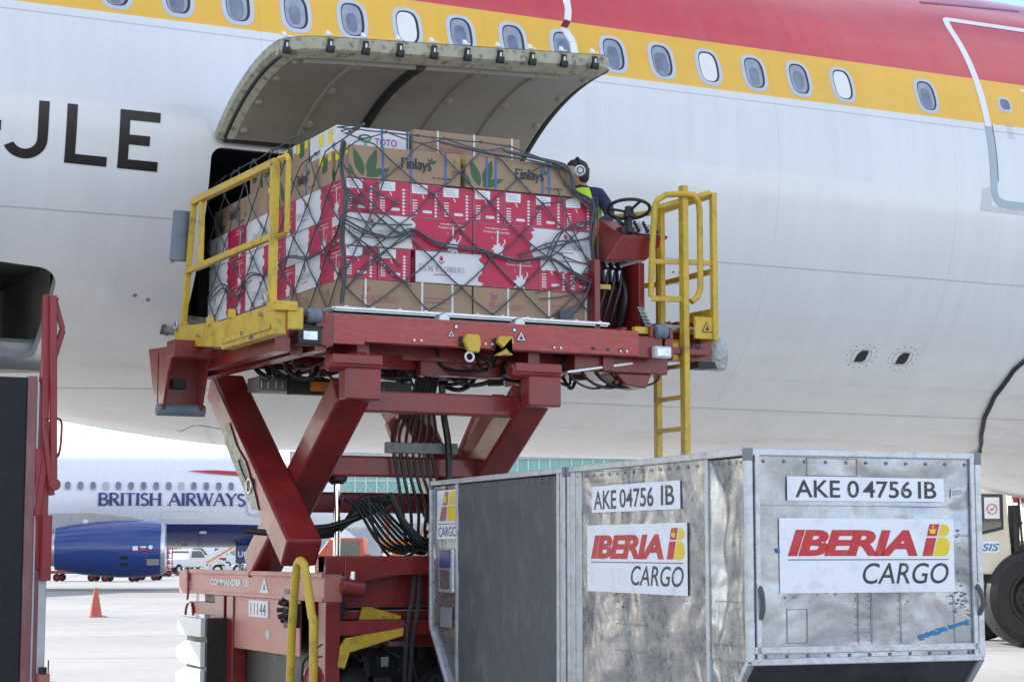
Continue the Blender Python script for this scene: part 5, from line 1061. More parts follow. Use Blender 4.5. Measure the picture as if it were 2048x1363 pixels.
for k in range(16): u, v, r = random.uniform(.4, 1.9), random.gauss(1.33, .03), random.uniform(.003, .009); m.poly([fx(u + 1.6 * r * cos(a), v + r * sin(a), .002) for a in (0, 1, 2, 3, 4, 5)])
m.build('rivets_and_scrapes', 'inkgrey', c1, fix=False)
def decal(o, f, u, v, w, hh, d, emb=True, tx=None, tr=None):
    m = MB(); n = 10
    vs = [f(u + w * i / n, v + hh * j / n, d) for j in range(n + 1) for i in range(n + 1)]; m.add(vs, [(j * (n + 1) + i, j * (n + 1) + i + 1, (j + 1) * (n + 1) + i + 1, (j + 1) * (n + 1) + i) for j in range(n) for i in range(n)])
    q = m.build('decal', 'decal', o, fix=False); m = MB(); g = lambda a, b, e=0.: f(u + w * a, v + hh * b, d + e)
    if emb: emblem(m, g, w)
    if tx:
        for s, r in tx: place(m, text2d(s, .012), r, lambda a, b, e=0.: g(a, b, .0016), 3)
    m.build('lettering', ['ired', 'iyel', 'navy', 'inkworn'], q, fix=False)
decal(c1, fy, .192, 1.403, 1.166, .425, .004); decal(c1, fy, .248, 1.928, 1.05, .138, .004, False, [('AKE', (.05, .14, .28, .72)), ('0', (.375, .14, .075, .72)), ('4756', (.475, .14, .315, .72)), ('IB', (.83, .14, .12, .72))])
decal(c1, fx, .30, 1.372, 1.53, .44, .004); decal(c1, fx, .38, 1.895, 1.36, .175, .004, False, [('AKE', (.03, .12, .27, .70)), ('04756', (.34, .14, .38, .70)), ('IB', (.80, .16, .14, .70))])
m = MB(); m.poly([fy(1.345, 1.955, .003), fy(1.425, 1.965, .003), fy(1.43, 2.015, .003), fy(1.35, 2.005, .003)]); 
for k in range(13): u = 1.355 + .0055 * k; m.poly([fy(u, 1.962 + .001 * k, .004), fy(u + .0022, 1.962 + .001 * k, .004), fy(u + .0022, 2.0 + .0005 * k, .004), fy(u, 2.0 + .0005 * k, .004)], 1)
m.poly([fx(1.86, 1.93, .013), fx(1.93, 1.98, .013), fx(1.95, 2.0, .013), fx(1.88, 1.95, .013)]); m.build('barcode_label', ['sticker', 'inkgrey'], c1, fix=False)
m = MB(); random.seed(12)
for k in range(60): t = random.random(); u, v = 1.10 + .33 * t, 1.135 + .085 * t + random.gauss(0, .008); m.poly([fy(u, v, .002 + k * .00003), fy(u + .03, v + .006, .002 + k * .00003), fy(u + .028, v + .014, .002 + k * .00003), fy(u - .002, v + .009, .002 + k * .00003)])
m.poly([fy(.175, 1.63, .009), fy(.195, 1.63, .009), fy(.19, 1.66, .009), fy(.17, 1.655, .009)]); m.build('blue_scrawl', 'inkblue', c1, fix=False)
for x in (.055, 1.497):
    m = MB(); m.tube(smooth_path([(x, -.02, 1.44), (x + .01, -.045, 1.41), (x + .025, -.05, 1.33), (x + .015, -.02, 1.27)] if x > 1 else [(x, -.02, 1.44), (x + .005, -.04, 1.40), (x + .01, -.04, 1.32), (x + .005, -.02, 1.26)], 5), .014, 6); m.box(x - .02, x + .02, -.028, -.012, 1.43, 1.46, 1); m.build('strap_handle', ['canvas', 'frame'], c1, smooth=True)
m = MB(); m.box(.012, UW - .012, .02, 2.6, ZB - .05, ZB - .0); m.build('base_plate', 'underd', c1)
# far container
c2 = container('aluminium cargo container at front left with a grey canvas door curtain', 2.68, 5.61, False)
fz = lambda u, v, d=0.: V((-.002 - d, 5.61 - u, v))
m = MB(); vs = []; nu, nv = 40, 30
for j in range(nv + 1):
    for i in range(nu + 1):
        u, v = .70 + 2.08 * i / nu, ZB + .02 + (ZT - ZB - .05) * j / nv
        d = mnoise.fractal(V((u * 2.2, v * 1.3, 5.5)), .9, 2.1, 3) * .018 + .012 * math.exp(-((v - 2.02) / .05) ** 2) + .02 * math.exp(-((abs(u - 1.75) * .8 + abs(v - 1.08)) / .16) ** 2)
        vs.append(fz(u, v, d))
m.add(vs, [(j * (nu + 1) + i, j * (nu + 1) + i + 1, (j + 1) * (nu + 1) + i + 1, (j + 1) * (nu + 1) + i) for j in range(nv) for i in range(nu)]); m.build('door_curtain', 'canvas', c2, smooth='all')
m = MB(); dented(m, lambda u, v, d=0.: fz(u + .03, v + ZV, d - .003), .60, ZT - ZV - .03, .014, 9.2, nu=14); m.add([fz(.03, ZV, -.012), fz(.45, ZB + .02, -.012), fz(.63, ZB + .02, -.012), fz(.63, ZV, -.012)], [(0, 1, 2, 3)]); m.build('side_panel', 'metal', c2, smooth='all')
m = MB(); m.box(-.014, .01, 4.93, 4.98, ZB, ZT); m.box(-.014, .01, 2.70, 2.76, ZB, ZT); m.box(-.010, .01, 2.79, 2.84, ZB, ZT); split_build(m, 'side_post', 'frame', parent=c2, bevel=.004)
m = MB(); m.box(-.004, .004, 2.60, 2.68, ZB, ZT - .05); m.build('gap_shade', 'rubber', c2)  # dark strip across the gap between the containers, painted in for its shade
decal(c2, fz, .15, 1.735, .50, .40, .004, False, [('CARGO', (.08, .05, .9, .20))])
m = MB(); g = lambda a, b, e=0.: fz(.15 + .5 * a, 1.735 + .4 * b, .005 + e)
m.poly([g(.12, .37), g(.45, .37), g(.52, .66), g(.25, .66)], 0); m.poly([g(.27, .69), g(.53, .69), g(.60, .97), g(.40, .97)], 0); m.poly([g(.50, .37), g(.92, .37), g(1., .45), g(1., .6), g(.92, .67), g(.56, .67)], 1); m.poly([g(.57, .69), g(.9, .69), g(.98, .76), g(.98, .92), g(.9, .97), g(.64, .97)], 1); m.poly([g(.05, .30), g(.98, .30), g(.98, .315), g(.05, .315)], 2); m.poly([g(.35, .74, .002), g(.48, .74, .002), g(.50, .84, .002), g(.42, .9, .002), g(.35, .84, .002)], 1)
m.build('emblem', ['lredf', 'iyel', 'navy'], c2, fix=False)
m = MB(); m.box(-.03, -.002, 5.00, 5.36, 1.30, 1.66); m.build('latch_recess', 'frame', c2, bevel=.02)
m = MB(); m.box(-.04, -.029, 5.05, 5.31, 1.50, 1.645); m.build('latch_flap', 'banavy', c2, bevel=.008)
m = MB(); m.box(-.034, -.029, 5.05, 5.31, 1.33, 1.49); m.build('latch_plate', 'metal', c2, bevel=.004)
m = MB(); m.poly([fz(.25, 1.02, .006), fz(.55, 1.02, .006), fz(.55, 1.18, .006), fz(.25, 1.18, .006)], 0); rivets(m, fz, [(.12 + .13 * k, ZT - .055) for k in range(21)], .012); m.build('rivets', 'inkgrey', c2, fix=False)
# ================================================================== background: the other airliner, terminal, vehicles
psi = rad(26.5); FW = V((sin(psi), cos(psi), 0)); RT = V((cos(psi), -sin(psi), 0))
def cf(px, dep, z=0.): return FW * dep + RT * ((px - 1024) / 3800 * dep) + V((0, 0, z))      # photo column + distance -> ground point
HD = -26.5
nose = cf(702, 84.5); ba = thing('airliner', 'white and dark blue airliner with a blue engine parked behind the loader', 'airplane', nose, rad(HD + 8))
R2, Z2 = 2.06, 3.79
def bsec(x):                                             # radius and centre height along the hull, x=0 nose, negative aft
    d = -x
    if d < 5.5: t = d / 5.5; r = R2 * math.sqrt(max(0, 1 - (1 - t) ** 2.1)); return max(r, .02), Z2 - .55 * (1 - t) ** 1.6
    if d > 27: t = (d - 27) / 10; return R2 * (1 - .85 * t), Z2 + 1.2 * t
    return R2, Z2
def bp(x, ph, dr=0.): r, z = bsec(x); a = rad(ph); return V((x, -(r + dr) * cos(a), z + (r + dr) * sin(a)))
m = MB(); xs2 = [0, -.05, -.15, -.3, -.5, -.8, -1.2, -1.7, -2.3, -3, -3.8, -4.6] + [-5.5 - 1.0 * k for k in range(32)]; PB = math.degrees(math.asin((2.73 - Z2) / R2)); phs = sorted([PB, 180 - PB] + [-90 + 7.5 * k for k in range(48)]); n = len(phs)
m.v = [bp(x, p) for x in xs2 for p in phs]
for i in range(len(xs2) - 1):
    for j in range(n):
        j2 = (j + 1) % n; pm = (phs[j] + (phs[j2] if j2 else 270)) / 2; m.f.append((i * n + j, (i + 1) * n + j, (i + 1) * n + j2, i * n + j2)); m.m.append(1 if sin(rad(pm)) < sin(rad(PB)) else 0)
m.build('fuselage', ['bawhite', 'bablue'], ba, smooth='all')
bw = lambda x0, p0: (lambda u, v, w=0.: bp(x0 + u, p0 + math.degrees(v / R2), .055 + w))
PWN = math.degrees(math.asin((4.33 - Z2) / R2))
for k in range(15):
    x = -4.70 - .528 * k
    if k == 0: continue
    f = bw(x, PWN); m = MB(); m.poly([f(a, b, 0) for a, b in oval(.27, .38, 20)]); o = m.build('window', 'lgrey', ba, fix=False); m = MB(); m.poly([f(a, b, .012) for a, b in oval(.22, .33, 20)]); m.build('pane', 'tapeblue' if k in (5, 11) else 'pane', o, fix=False)
m = MB(); t2 = serif2d('BRITISH AIRWAYS', True, None, .06, 1.25); place(m, t2, (0, -.275, 6.22, .56), bw(-10.82, math.degrees(math.asin((3.77 - Z2) / R2))), 0, .3); m.build('lettering', 'banavy', ba, fix=False)
m = MB(); f = bw(-7.15, math.degrees(math.asin((4.88 - Z2) / R2))); m.poly([f(0, .12), f(.8, .02), f(1.6, -.06), f(3.2, -.07), f(3.2, .19), f(1.2, .16)], 0); m.build('ribbon_mark', 'bared', ba, fix=False)
def outline(mb, f, w, hh, t, r=.15):
    pts = [(w / 2 * math.copysign(abs(cos(a)) ** .35, cos(a)), hh / 2 * math.copysign(abs(sin(a)) ** .35, sin(a))) for a in [2 * pi * k / 40 for k in range(40)]]
    mb.add([f(x, y) for x, y in pts] + [f(x * (1 - 2 * t / w), y * (1 - 2 * t / hh)) for x, y in pts], [(k, (k + 1) % 40, 40 + (k + 1) % 40, 40 + k) for k in range(40)])
m = MB(); outline(m, bw(-13.75, 10), .62, 1.05, .04); outline(m, bw(-4.15, 8), .86, 1.9, .05); m.build('door_outline', 'tapeblue', ba, fix=False)
m = MB(); f = bw(-13.75, PWN); m.poly([f(a, b, .0) for a, b in oval(.24, .34, 20)]); m.build('door_window', 'pane', ba, fix=False)
m = MB(); outline(m, bw(-7.3, -20), 1.8, .43, .02); 
for xx, zz in ((-6.4, -42), (-8.5, -52), (-7.2, -75)): f = bw(xx, zz); m.poly([f(a, b) for a, b in oval(.32, .16, 16)])
split_build(m, 'service_hatch', 'lgrey', parent=ba, fix=False)
# wing, pylon and engine
m = MB(); sec = []
for y, x0, ch, z, th in ((-1.6, -11.2, 6.6, 2.75, .75), (-4.0, -12.6, 5.2, 2.95, .6), (-6.2, -13.9, 4.2, 3.15, .45), (-10, -15.9, 3.2, 3.5, .33), (-17, -19.6, 1.5, 4.1, .15)):
    sec.append([(x0 - ch * a, y, z + th * b) for a, b in ((0, 0), (.04, .22), (.15, .42), (.4, .5), (.7, .3), (1, .02), (.7, -.25), (.4, -.42), (.15, -.35), (.04, -.18))])
n = 10; m.v = [V(p) for s in sec for p in s]; m.f = [(a * n + k, a * n + (k + 1) % n, (a + 1) * n + (k + 1) % n, (a + 1) * n + k) for a in range(4) for k in range(n)] + [tuple(4 * n + k for k in range(n))]; m.m = [0] * len(m.f)
m.build('wing', 'wing', ba, smooth=True)
m = MB(); m.add([bp(x, p, .1 + .35 * max(0, sin(pi * (x + 21) / 12.)) * max(0, 1 - abs(p + 40) / 45)) for x in [-9 - 1.0 * k for k in range(13)] for p in (-21, -25, -30, -35, -40, -50, -60, -75, -90)], [(a * 9 + b, (a + 1) * 9 + b, (a + 1) * 9 + b + 1, a * 9 + b + 1) for a in range(12) for b in range(8)]); m.build('wing_root_fairing', 'bawhite', ba, smooth=True, fix=False)
ey, ez, ex = -5.75, 1.68, -7.8
m = MB(); m.lathe([(.95, .05), (.9, .84), (.5, .84), (.2, .87), (.04, .91), (0, .95), (.02, 1.0), (.12, 1.06), (.16, 1.075)], (ex, ey, ez), (-1, 0, 0), 36, 1); m.lathe([(.16, 1.075), (.28, 1.095), (.9, 1.15), (1.8, 1.16), (2.8, 1.10), (3.6, 1.00), (4.35, .86)], (ex, ey, ez), (-1, 0, 0), 36, 0)
m.lathe([(4.35, .86), (4.38, .84), (4.38, .70), (4.3, .70)], (ex, ey, ez), (-1, 0, 0), 36, 1); m.lathe([(4.2, .72), (5.0, .66), (5.7, .52), (6.3, .42), (6.3, .3)], (ex, ey, ez), (-1, 0, 0), 36, 1)
en = m.build('engine', ['engblue', 'nickel'], ba, smooth=True, fix=False)
m = MB(); ep = lambda x, a, dr=.012: V((ex - x, ey - (1.16 - max(0, x - 2) * .06 + dr) * cos(rad(a)), ez + (1.16 - max(0, x - 2) * .06 + dr) * sin(rad(a))))
def eq(x0, x1, a0, a1, mi): m.poly([ep(x1, a0), ep(x0, a0), ep(x0, a1), ep(x1, a1)], mi)
eq(1.05, 1.25, -3, 5, 0); eq(.72, .95, -3, 1, 1); eq(.72, .95, 2, 5, 0); m.poly([ep(.55 + .09 * cos(a * pi / 5), 3 + 4.2 * sin(a * pi / 5)) for a in range(10)], 0); eq(.7, .72, -22, -3, 1); eq(1.45, 1.75, -36, -15, 2); eq(.2, .7, -34, -20, 3)
m.build('nacelle_marks', ['sticker', 'bared', 'dark', 'nickel'], en, fix=False)
m = MB(); m.prism([(-8.3, ey - .18, 2.75), (-9.2, ey - .18, 2.98), (-10.8, ey - .18, 3.15), (-13.6, ey - .18, 3.1), (-15.5, ey - .18, 2.75), (-13.5, ey - .18, 2.2), (-11.9, ey - .18, 2.25), (-9.6, ey - .18, 2.7)], (0, .36, 0)); m.build('pylon', 'wing', ba, bevel=.05)
m = MB(); m.poly([bp(0, 0)] * 0 or [(-11.0, ey - .19, 2.72 + .06 * sin(a * pi / 6)) if False else (-11.0 + .12 * cos(a * pi / 6), ey - .19, 2.78 + .07 * sin(a * pi / 6)) for a in range(12)]); m.build('pylon_mark', 'sticker', ba, fix=False)
# nose gear
m = MB(); m.cyl((-4.9, 0, 1.9), (-4.75, 0, .4), .09, n=12); m.bar((-4.85, 0, 1.2), (-4.1, 0, 2.0), .09, .09); m.cyl((-4.75, -.3, .4), (-4.75, .3, .4), .06, n=10); m.box(-4.95, -4.75, -.1, .1, 1.2, 1.5); m.build('gear_leg', 'wing', ba)
for s in (-.25, .25): m = MB(); m.lathe([(-.1, .18), (-.1, .34), (-.06, .38), (.06, .38), (.1, .34), (.1, .18)], (-4.75, s, .38), (0, 1, 0), 20); m.lathe([(-.09, 0), (-.09, .19)], (-4.75, s, .38), (0, 1, 0), 16, 1); m.build('gear_wheel', ['tyre', 'lgrey'], ba, smooth=True)
m = MB(); m.box(-5.0, -3.4, -.62, -.58, 1.05, 1.86); gd = m.build('gear_door', 'bablue', ba, bevel=.03); m = MB(); place(m, text2d('UC', .02), (-4.9, 1.32, .46, .26), lambda u, v, w=0.: V((u, -.626, v))); m.build('gear_lettering', 'sticker', gd, fix=False)
# terminal with green glass front
tl = thing('terminal_building', 'long terminal with green glass front beyond the parked airliner', 'building', cf(860, 190), rad(HD))
m = MB(); m.box(-14, 26, .4, 20, 0, 11.2, 0); m.box(-14, 26, -.2, .4, 10.6, 11.4, 0); m.box(-14, 26, -.3, .4, 0, 4.2, 0)
m.build('wall', 'grey', tl)
m = MB(); m.box(-14, 26, .1, .35, 4.2, 10.6); m.build('glass_front', 'tglass', tl)
m = MB(); random.seed(6)
for k in range(38): x = -14 + 1.08 * k; m.box(x, x + .14, -.05, .1, 4.2, 10.6, 0 if k % 5 else 1)
for z in (6.2, 8.4): m.box(-14, 26, -.04, .1, z, z + .12)
for k in range(0, 36, 1): x = -14 + 1.08 * k; m.bar((x, -.02, 6.3), (x + 1.08, -.02, 8.3), .05, .05); m.bar((x + 1.08, -.02, 6.3), (x, -.02, 8.3), .05, .05)
m.build('mullions', ['lgrey', 'grey'], tl)
hg = thing('cargo_shed', 'low pale shed with grey doors far behind the white pickup', 'building', cf(400, 230), rad(HD))
m = MB(); m.box(-16, 8, 0, 12, 0, 2.6); m.build('wall', 'lgrey', hg); m = MB(); [m.box(-15 + 2.6 * k, -13.2 + 2.6 * k, -.08, .05, 0, 2.1) for k in range(9)]; m.build('shed_doors', 'grey', hg); m = MB(); m.box(-16.3, 8.3, -.4, 12.3, 2.6, 2.9); m.build('roof', 'truckw', hg)
# boarding bridge
jb = thing('boarding_bridge', 'white boarding bridge on grey columns beyond the loader legs', 'jet bridge', cf(800, 100), rad(HD - 6))
m = MB(); m.prism([(-2.9, 0, 2.75), (4, 0, 3.2), (4, 0, 3.85), (-2.9, 0, 3.2)], (0, 2.6, 0)); m.box(1.6, 5, -.3, 2.8, 3.0, 6.0); m.build('tunnel', 'lgrey', jb, bevel=.04)
m = MB(); m.bar((-2.9, -.05, 3.3), (4, -.05, 3.95), .05, .05); m.bar((-2.9, -.05, 3.5), (4, -.05, 4.15), .05, .05); [m.box(-2.6 + .7 * k, -2.56 + .7 * k, -.07, -.03, 3.2 + .066 * k, 3.55 + .066 * k) for k in range(10)]; m.build('handrail', 'steel', jb)
for x in (-1.45, -.2, 1.5): m = MB(); m.box(x, x + .36, .8, 1.3, 0, 2.9); m.build('column', 'wall_grey' if 0 else 'grey', jb)
# orange service truck
def wheels(par, pts, r, w, hub='lgrey'):
    for x, y in pts:
        m = MB(); m.lathe([(-w / 2, r * .55), (-w / 2, r * .92), (-w * .35, r), (w * .35, r), (w / 2, r * .92), (w / 2, r * .55)], (x, y, r), (0, 1, 0), 24); o = m.build('wheel', 'tyre', par, smooth=True); m = MB(); m.lathe([(-w / 2 + .03, 0), (-w / 2 + .02, r * .3), (-w / 2 + .05, r * .56), (w / 2 - .05, r * .56), (w / 2 - .03, 0)], (x, y, r), (0, 1, 0), 18); m.build('rim', hub, o, smooth=True)
st = thing('service_truck', 'orange cab service truck with yellow equipment on its bed behind the loader', 'truck', cf(745, 62), rad(HD))
m = MB(); m.prism([(-1.75, -1, .55), (-1.75, -1, 1.35), (-1.3, -1, 1.95), (-.95, -1, 2.02), (-.2, -1, 2.02), (-.15, -1, .55)], (0, 2.0, 0)); m.build('cab', 'truckr', st, bevel=.05)
m = MB(); m.prism([(-1.12, -1.012, 1.35), (-.92, -1.012, 1.92), (-.32, -1.012, 1.92), (-.32, -1.012, 1.35)], (0, .01, 0)); m.add([(-1.70, -.9, 1.40), (-1.34, -.9, 1.91), (-1.34, .9, 1.91), (-1.70, .9, 1.40)], [(0, 1, 2, 3)]); m.build('cab_window', 'glassd', st)
m = MB(); m.box(-1.9, 2.1, -.95, .95, .32, .62, 0); m.box(-1.55, -.9, -1.0, -.95, .18, .5, 1); m.box(-.85, .1, -1.0, -.96, .2, .48, 0); m.box(.95, 1.9, -1.0, -.95, .3, .5, 0); m.build('chassis', ['truckw', 'bared'], st)
m = MB()
for k in range(5): x = -.05 + .22 * k; m.prism([(x, -1.0, .18), (x + .12, -1.0, .18), (x + .26, -1.0, .5), (x + .14, -1.0, .5)], (0, .01, 0), k % 2)
m.build('hazard_stripes', ['ink', 'sticky'], st)
m = MB(); m.box(-.1, 2.1, -.95, .95, .62, .72, 1); m.box(.35, 1.5, -.85, .8, 1.55, 1.95, 0); m.box(.7, 1.0, -.7, .7, .72, 1.6, 0); m.cyl((.55, -.6, 1.9), (.55, -.6, 2.6), .06, n=10, mi=2); m.cyl((.55, -.6, 2.45), (.55, -.6, 2.7), .14, n=10, mi=2); m.box(1.4, 1.6, -.8, -.6, .72, 2.2, 2); m.box(-.1, .0, -.8, .8, .72, 1.5, 2)
for k in range(6): m.prism([(.36 + .19 * k, -.86, 1.56), (.44 + .19 * k, -.86, 1.56), (.53 + .19 * k, -.86, 1.66), (.45 + .19 * k, -.86, 1.66)], (0, .005, 0), 3)
m.build('bed_equipment', ['orange', 'truckw', 'truckr', 'ink'], st, bevel=.02)
wheels(st, [(-1.2, -.85), (1.35, -.85), (-1.2, .85), (1.35, .85)], .38, .28, 'truckw')
tt = thing('plastic_cover', 'white translucent plastic sheet heaped over freight behind the loader post', 'sheet', cf(690, 74), rad(HD))
m = MB(); random.seed(17); vs = []; nu, nv = 24, 12
for j in range(nv + 1):
    for i in range(nu): a = 2 * pi * i / nu; r = (1.45 * (1 - (j / nv) ** 2.2) + .02) * (1 + .12 * mnoise.noise(V((cos(a) * 2, sin(a) * 2, j * .2)))); vs.append((r * cos(a), r * .7 * sin(a), 2.45 * j / nv))
m.add(vs, [(j * nu + i, j * nu + (i + 1) % nu, (j + 1) * nu + (i + 1) % nu, (j + 1) * nu + i) for j in range(nv) for i in range(nu)]); m.build('sheet', 'truckw', tt)
# white pickup, seen from behind its right rear corner
pk = thing('pickup_truck', 'white pickup truck with its tailgate towards us near the far airliner nose', 'pickup', cf(372, 125), rad(HD + 60))
m = MB(); m.prism([(-2.4, -.85, .5), (-2.4, -.85, 1.0), (-.5, -.85, 1.05), (-.35, -.85, 1.62), (.75, -.85, 1.64), (1.35, -.85, 1.08), (2.4, -.85, .95), (2.45, -.85, .5)], (0, 1.7, 0)); m.build('body', 'truckw', pk, bevel=.06)
m = MB(); m.prism([(-.28, -.862, 1.12), (-.2, -.862, 1.55), (.7, -.862, 1.56), (1.1, -.862, 1.12)], (0, .005, 0)); m.box(-.40, -.36, -.7, .7, 1.12, 1.55); m.prism([(-.28, .857, 1.12), (-.2, .857, 1.55), (.7, .857, 1.56), (1.1, .857, 1.12)], (0, .005, 0)); m.build('glass', 'glassd', pk)
m = MB(); m.box(-2.44, -2.41, -.8, .8, .62, 1.0, 0); m.box(-2.47, -2.42, -.16, .16, .93, 1.03, 1); m.box(-2.5, -2.4, -.85, .85, .45, .58, 1); m.build('tailgate', ['truckw', 'inkgrey'], pk, bevel=.015)
for s in (-.82, .70): m = MB(); m.box(-2.445, -2.39, s, s + .12, .70, .98); m.build('tail_light', 'bared', pk)
wheels(pk, [(-1.5, -.78), (1.5, -.78), (-1.5, .78), (1.5, .78)], .36, .24)
# red dollies and carts
def dolly(px, dep, lb, L_=2.6, rz=0.):
    d = thing('baggage_dolly', lb, 'dolly', cf(px, dep), rad(HD + rz), 'red dollies lined up beyond the engine')
    m = MB(); m.box(-L_ / 2, L_ / 2, -.75, .75, .42, .5); m.box(-L_ / 2, L_ / 2, -.78, -.72, .40, .56); m.bar((L_ / 2, 0, .42), (L_ / 2 + .8, 0, .35), .07, .07); m.build('bed', 'dimred', d); wheels(d, [(-L_ / 2 + .4, -.6), (L_ / 2 - .4, -.6), (-L_ / 2 + .4, .6), (L_ / 2 - .4, .6)], .2, .12, 'dimred')
dolly(160, 100, 'red flat baggage dolly under the rear of the blue engine'); dolly(248, 99, 'red flat baggage dolly under the front of the blue engine', 2.2); dolly(302, 103, 'red flat baggage dolly just past the blue engine inlet', 1.7)
for px, lb in ((322, 'red barred baggage cart next to the white pickup'), (342, 'red barred baggage cart behind the white pickup')):
    d = thing('baggage_cart', lb, 'cart', cf(px, 118 if px < 330 else 138), rad(HD + 20), 'red baggage carts by the pickup')
    m = MB(); m.box(-.7, .7, -.9, .9, .42, .52); [m.box(x - .03, x + .03, y - .03, y + .03, .5, 1.75) for x in (-.68, -.2, .25, .68) for y in (-.88, .88)]; [m.box(-.7, .7, y - .02, y + .02, z, z + .05) for y in (-.88, .88) for z in (.8, 1.1, 1.4, 1.72)]; m.build('cage', 'dimred', d); wheels(d, [(-.5, -.75), (.5, -.75), (-.5, .75), (.5, .75)], .2, .12, 'dimred')
vl = [('white service van with red top behind the pickup', 385, 160, 'truckw', 'bared'), ('white service van with red flank right of the pickup', 428, 165, 'truckw', 'bared'), ('white van with blue lettering behind the orange truck', 838, 110, 'truckw', 'navy'), ('white van with red end behind the orange truck, at its left', 815, 132, 'truckw', 'truckr')]
for lb, px, dep, a, b in vl:
    d = thing('service_van', lb, 'van', cf(px, dep), rad(HD + 10)); m = MB(); m.prism([(-1.9, -.85, .35), (-1.9, -.85, 1.75), (-1.6, -.85, 1.9), (1.0, -.85, 1.9), (1.6, -.85, 1.2), (2.1, -.85, 1.05), (2.1, -.85, .35)], (0, 1.7, 0), 0); m.box(-1.9, 1.2, -.858, -.85, .7, .95, 1); m.box(-1.5, .9, -.7, .7, 1.9, 2.0, 1); m.build('body', [a, b], d, bevel=.05); m = MB(); m.prism([(.2, -.862, 1.2), (.2, -.862, 1.75), (.95, -.862, 1.75), (1.4, -.862, 1.2)], (0, .01, 0)); m.build('side_window', 'glassd', d); wheels(d, [(-1.2, -.75), (1.3, -.75)], .33, .22)
# passenger stairs truck
sr = thing('stairs_truck', 'white mobile passenger stairs with a red stripe near the far nose wheel', 'stairs', cf(452, 122), rad(HD))
m = MB(); m.prism([(-1.3, -.7, .75), (-1.0, -.7, .75), (.9, -.7, 1.85), (.9, -.7, 2.2), (.6, -.7, 2.2), (-1.3, -.7, 1.05)], (0, 1.4, 0), 0); m.prism([(-1.1, -.71, .82), (-.9, -.71, .82), (.9, -.71, 1.87), (.9, -.71, 2.0)], (0, .008, 0), 1); m.box(-1.2, 1.3, -.7, .7, .35, .6, 0)
m.build('stairs', ['truckw', 'orange'], sr, bevel=.02); m = MB(); m.tube(arc((-.3, -.75, .35), .62, 0, 180, 14), .07, 8); m.build('wheel_arch', 'truckw', sr); wheels(sr, [(-.3, -.6), (1.0, -.6), (-.3, .6), (1., .6)], .36, .24)
# traffic cone
co = thing('traffic_cone', 'tall faded orange traffic cone standing alone on the apron', 'cone', cf(199, 47.2))
m = MB(); m.lathe([(.02, .17), (.06, .155), (.68, .045), (.705, .04), (.71, 0)], (0, 0, 0), (0, 0, 1), 24); m.build('cone_body', 'cone', co, smooth=True); m = MB(); m.lathe([(0, 0), (0, .30), (.022, .29), (.03, .16), (.03, 0)], (0, 0, 0), (0, 0, 1), 8); m.build('cone_base', 'cone', co)
# big aircraft tug behind the containers
tg = thing('aircraft_tug', 'cream aircraft tug with huge black tyre behind the containers at right', 'tug', cf(2030, 32.7), rad(HD + 3))
m = MB(); m.prism([(-.9, -.3, 1.25), (-.9, -.3, 2.62), (-.28, -.3, 2.68), (-.2, -.3, 1.5), (-.1, -.3, 1.2)], (0, 1.5, 0), 0); m.box(-.9, 3.2, .2, 2.0, .55, 1.35, 1); m.box(-.15, 3.2, .25, 1.9, 1.35, 1.75, 1); m.build('body', ['cabcream', 'dark'], tg, bevel=.03)
m = MB(); m.prism([(-.9, -.306, 1.90), (-.36, -.306, 2.03), (-.36, -.306, 2.55), (-.9, -.306, 2.55)], (0, .006, 0)); m.build('cab_window', 'glassd', tg)
m = MB(); m.prism([(-.9, -.314, 1.86), (-.34, -.314, 1.99), (-.34, -.314, 2.58), (-.37, -.314, 2.55), (-.37, -.314, 2.035), (-.9, -.314, 1.91)], (0, .01, 0)); m.box(-.9, -.35, -.314, -.304, 2.555, 2.585); m.build('window_seal', 'gasket', tg)
m = MB(); m.box(-.66, -.40, -.312, -.307, 2.17, 2.53, 0); m.tube(arc((-.53, -.315, 2.33), .085, 0, 360, 20)[:-1], .008, 6, 1, closed=True); m.bar((-.59, -.316, 2.27), (-.47, -.316, 2.39), .012, .004, mi=1); m.box(-.57, -.49, -.316, -.312, 2.32, 2.335, 2); m.build('no_smoking_sign', ['sticker', 'bared', 'inkgrey'], tg)
m = MB(); m.box(-.9, -.42, -.306, -.302, 1.60, 1.79, 0); place(m, text2d('SIS', .025, .25), (-.72, 1.625, .30, .125), lambda u, v, w=0.: V((u, -.31, v)), 1); m.tube(arc((-.82, -.31, 1.69), .07, -70, 170, 12), .008, 6, 1); m.tube(arc((-.83, -.31, 1.69), .04, -70, 170, 12), .008, 6, 1); m.build('company_sign', ['sticker', 'inkblue'], tg, fix=False)
m = MB(); m.tube([(-.25, -.32, 2.72), (-.02, -.32, 2.72), (.05, -.32, 2.66), (.12, -.32, 1.65)], .022, 8); m.tube([(-.15, -.32, 2.7), (-.08, -.32, 2.6), (-.02, -.32, 1.65), (.12, -.32, 1.6)], .022, 8); m.box(-.16, -.06, -.3, 0, 1.45, 2.4); m.build('grab_rail', 'rubber', tg)
m = MB(); m.bar((.0, -.1, 2.1), (2, -.1, 2.12), .06, .06); m.build('hand_bar', 'chrome', tg)
m = MB()
for k in range(5): m.cyl((.25, .3, 1.75 + .13 * k), (1.4, .3, 1.75 + .13 * k), .07, n=10)
m.build('hose_reel', 'rubber', tg)
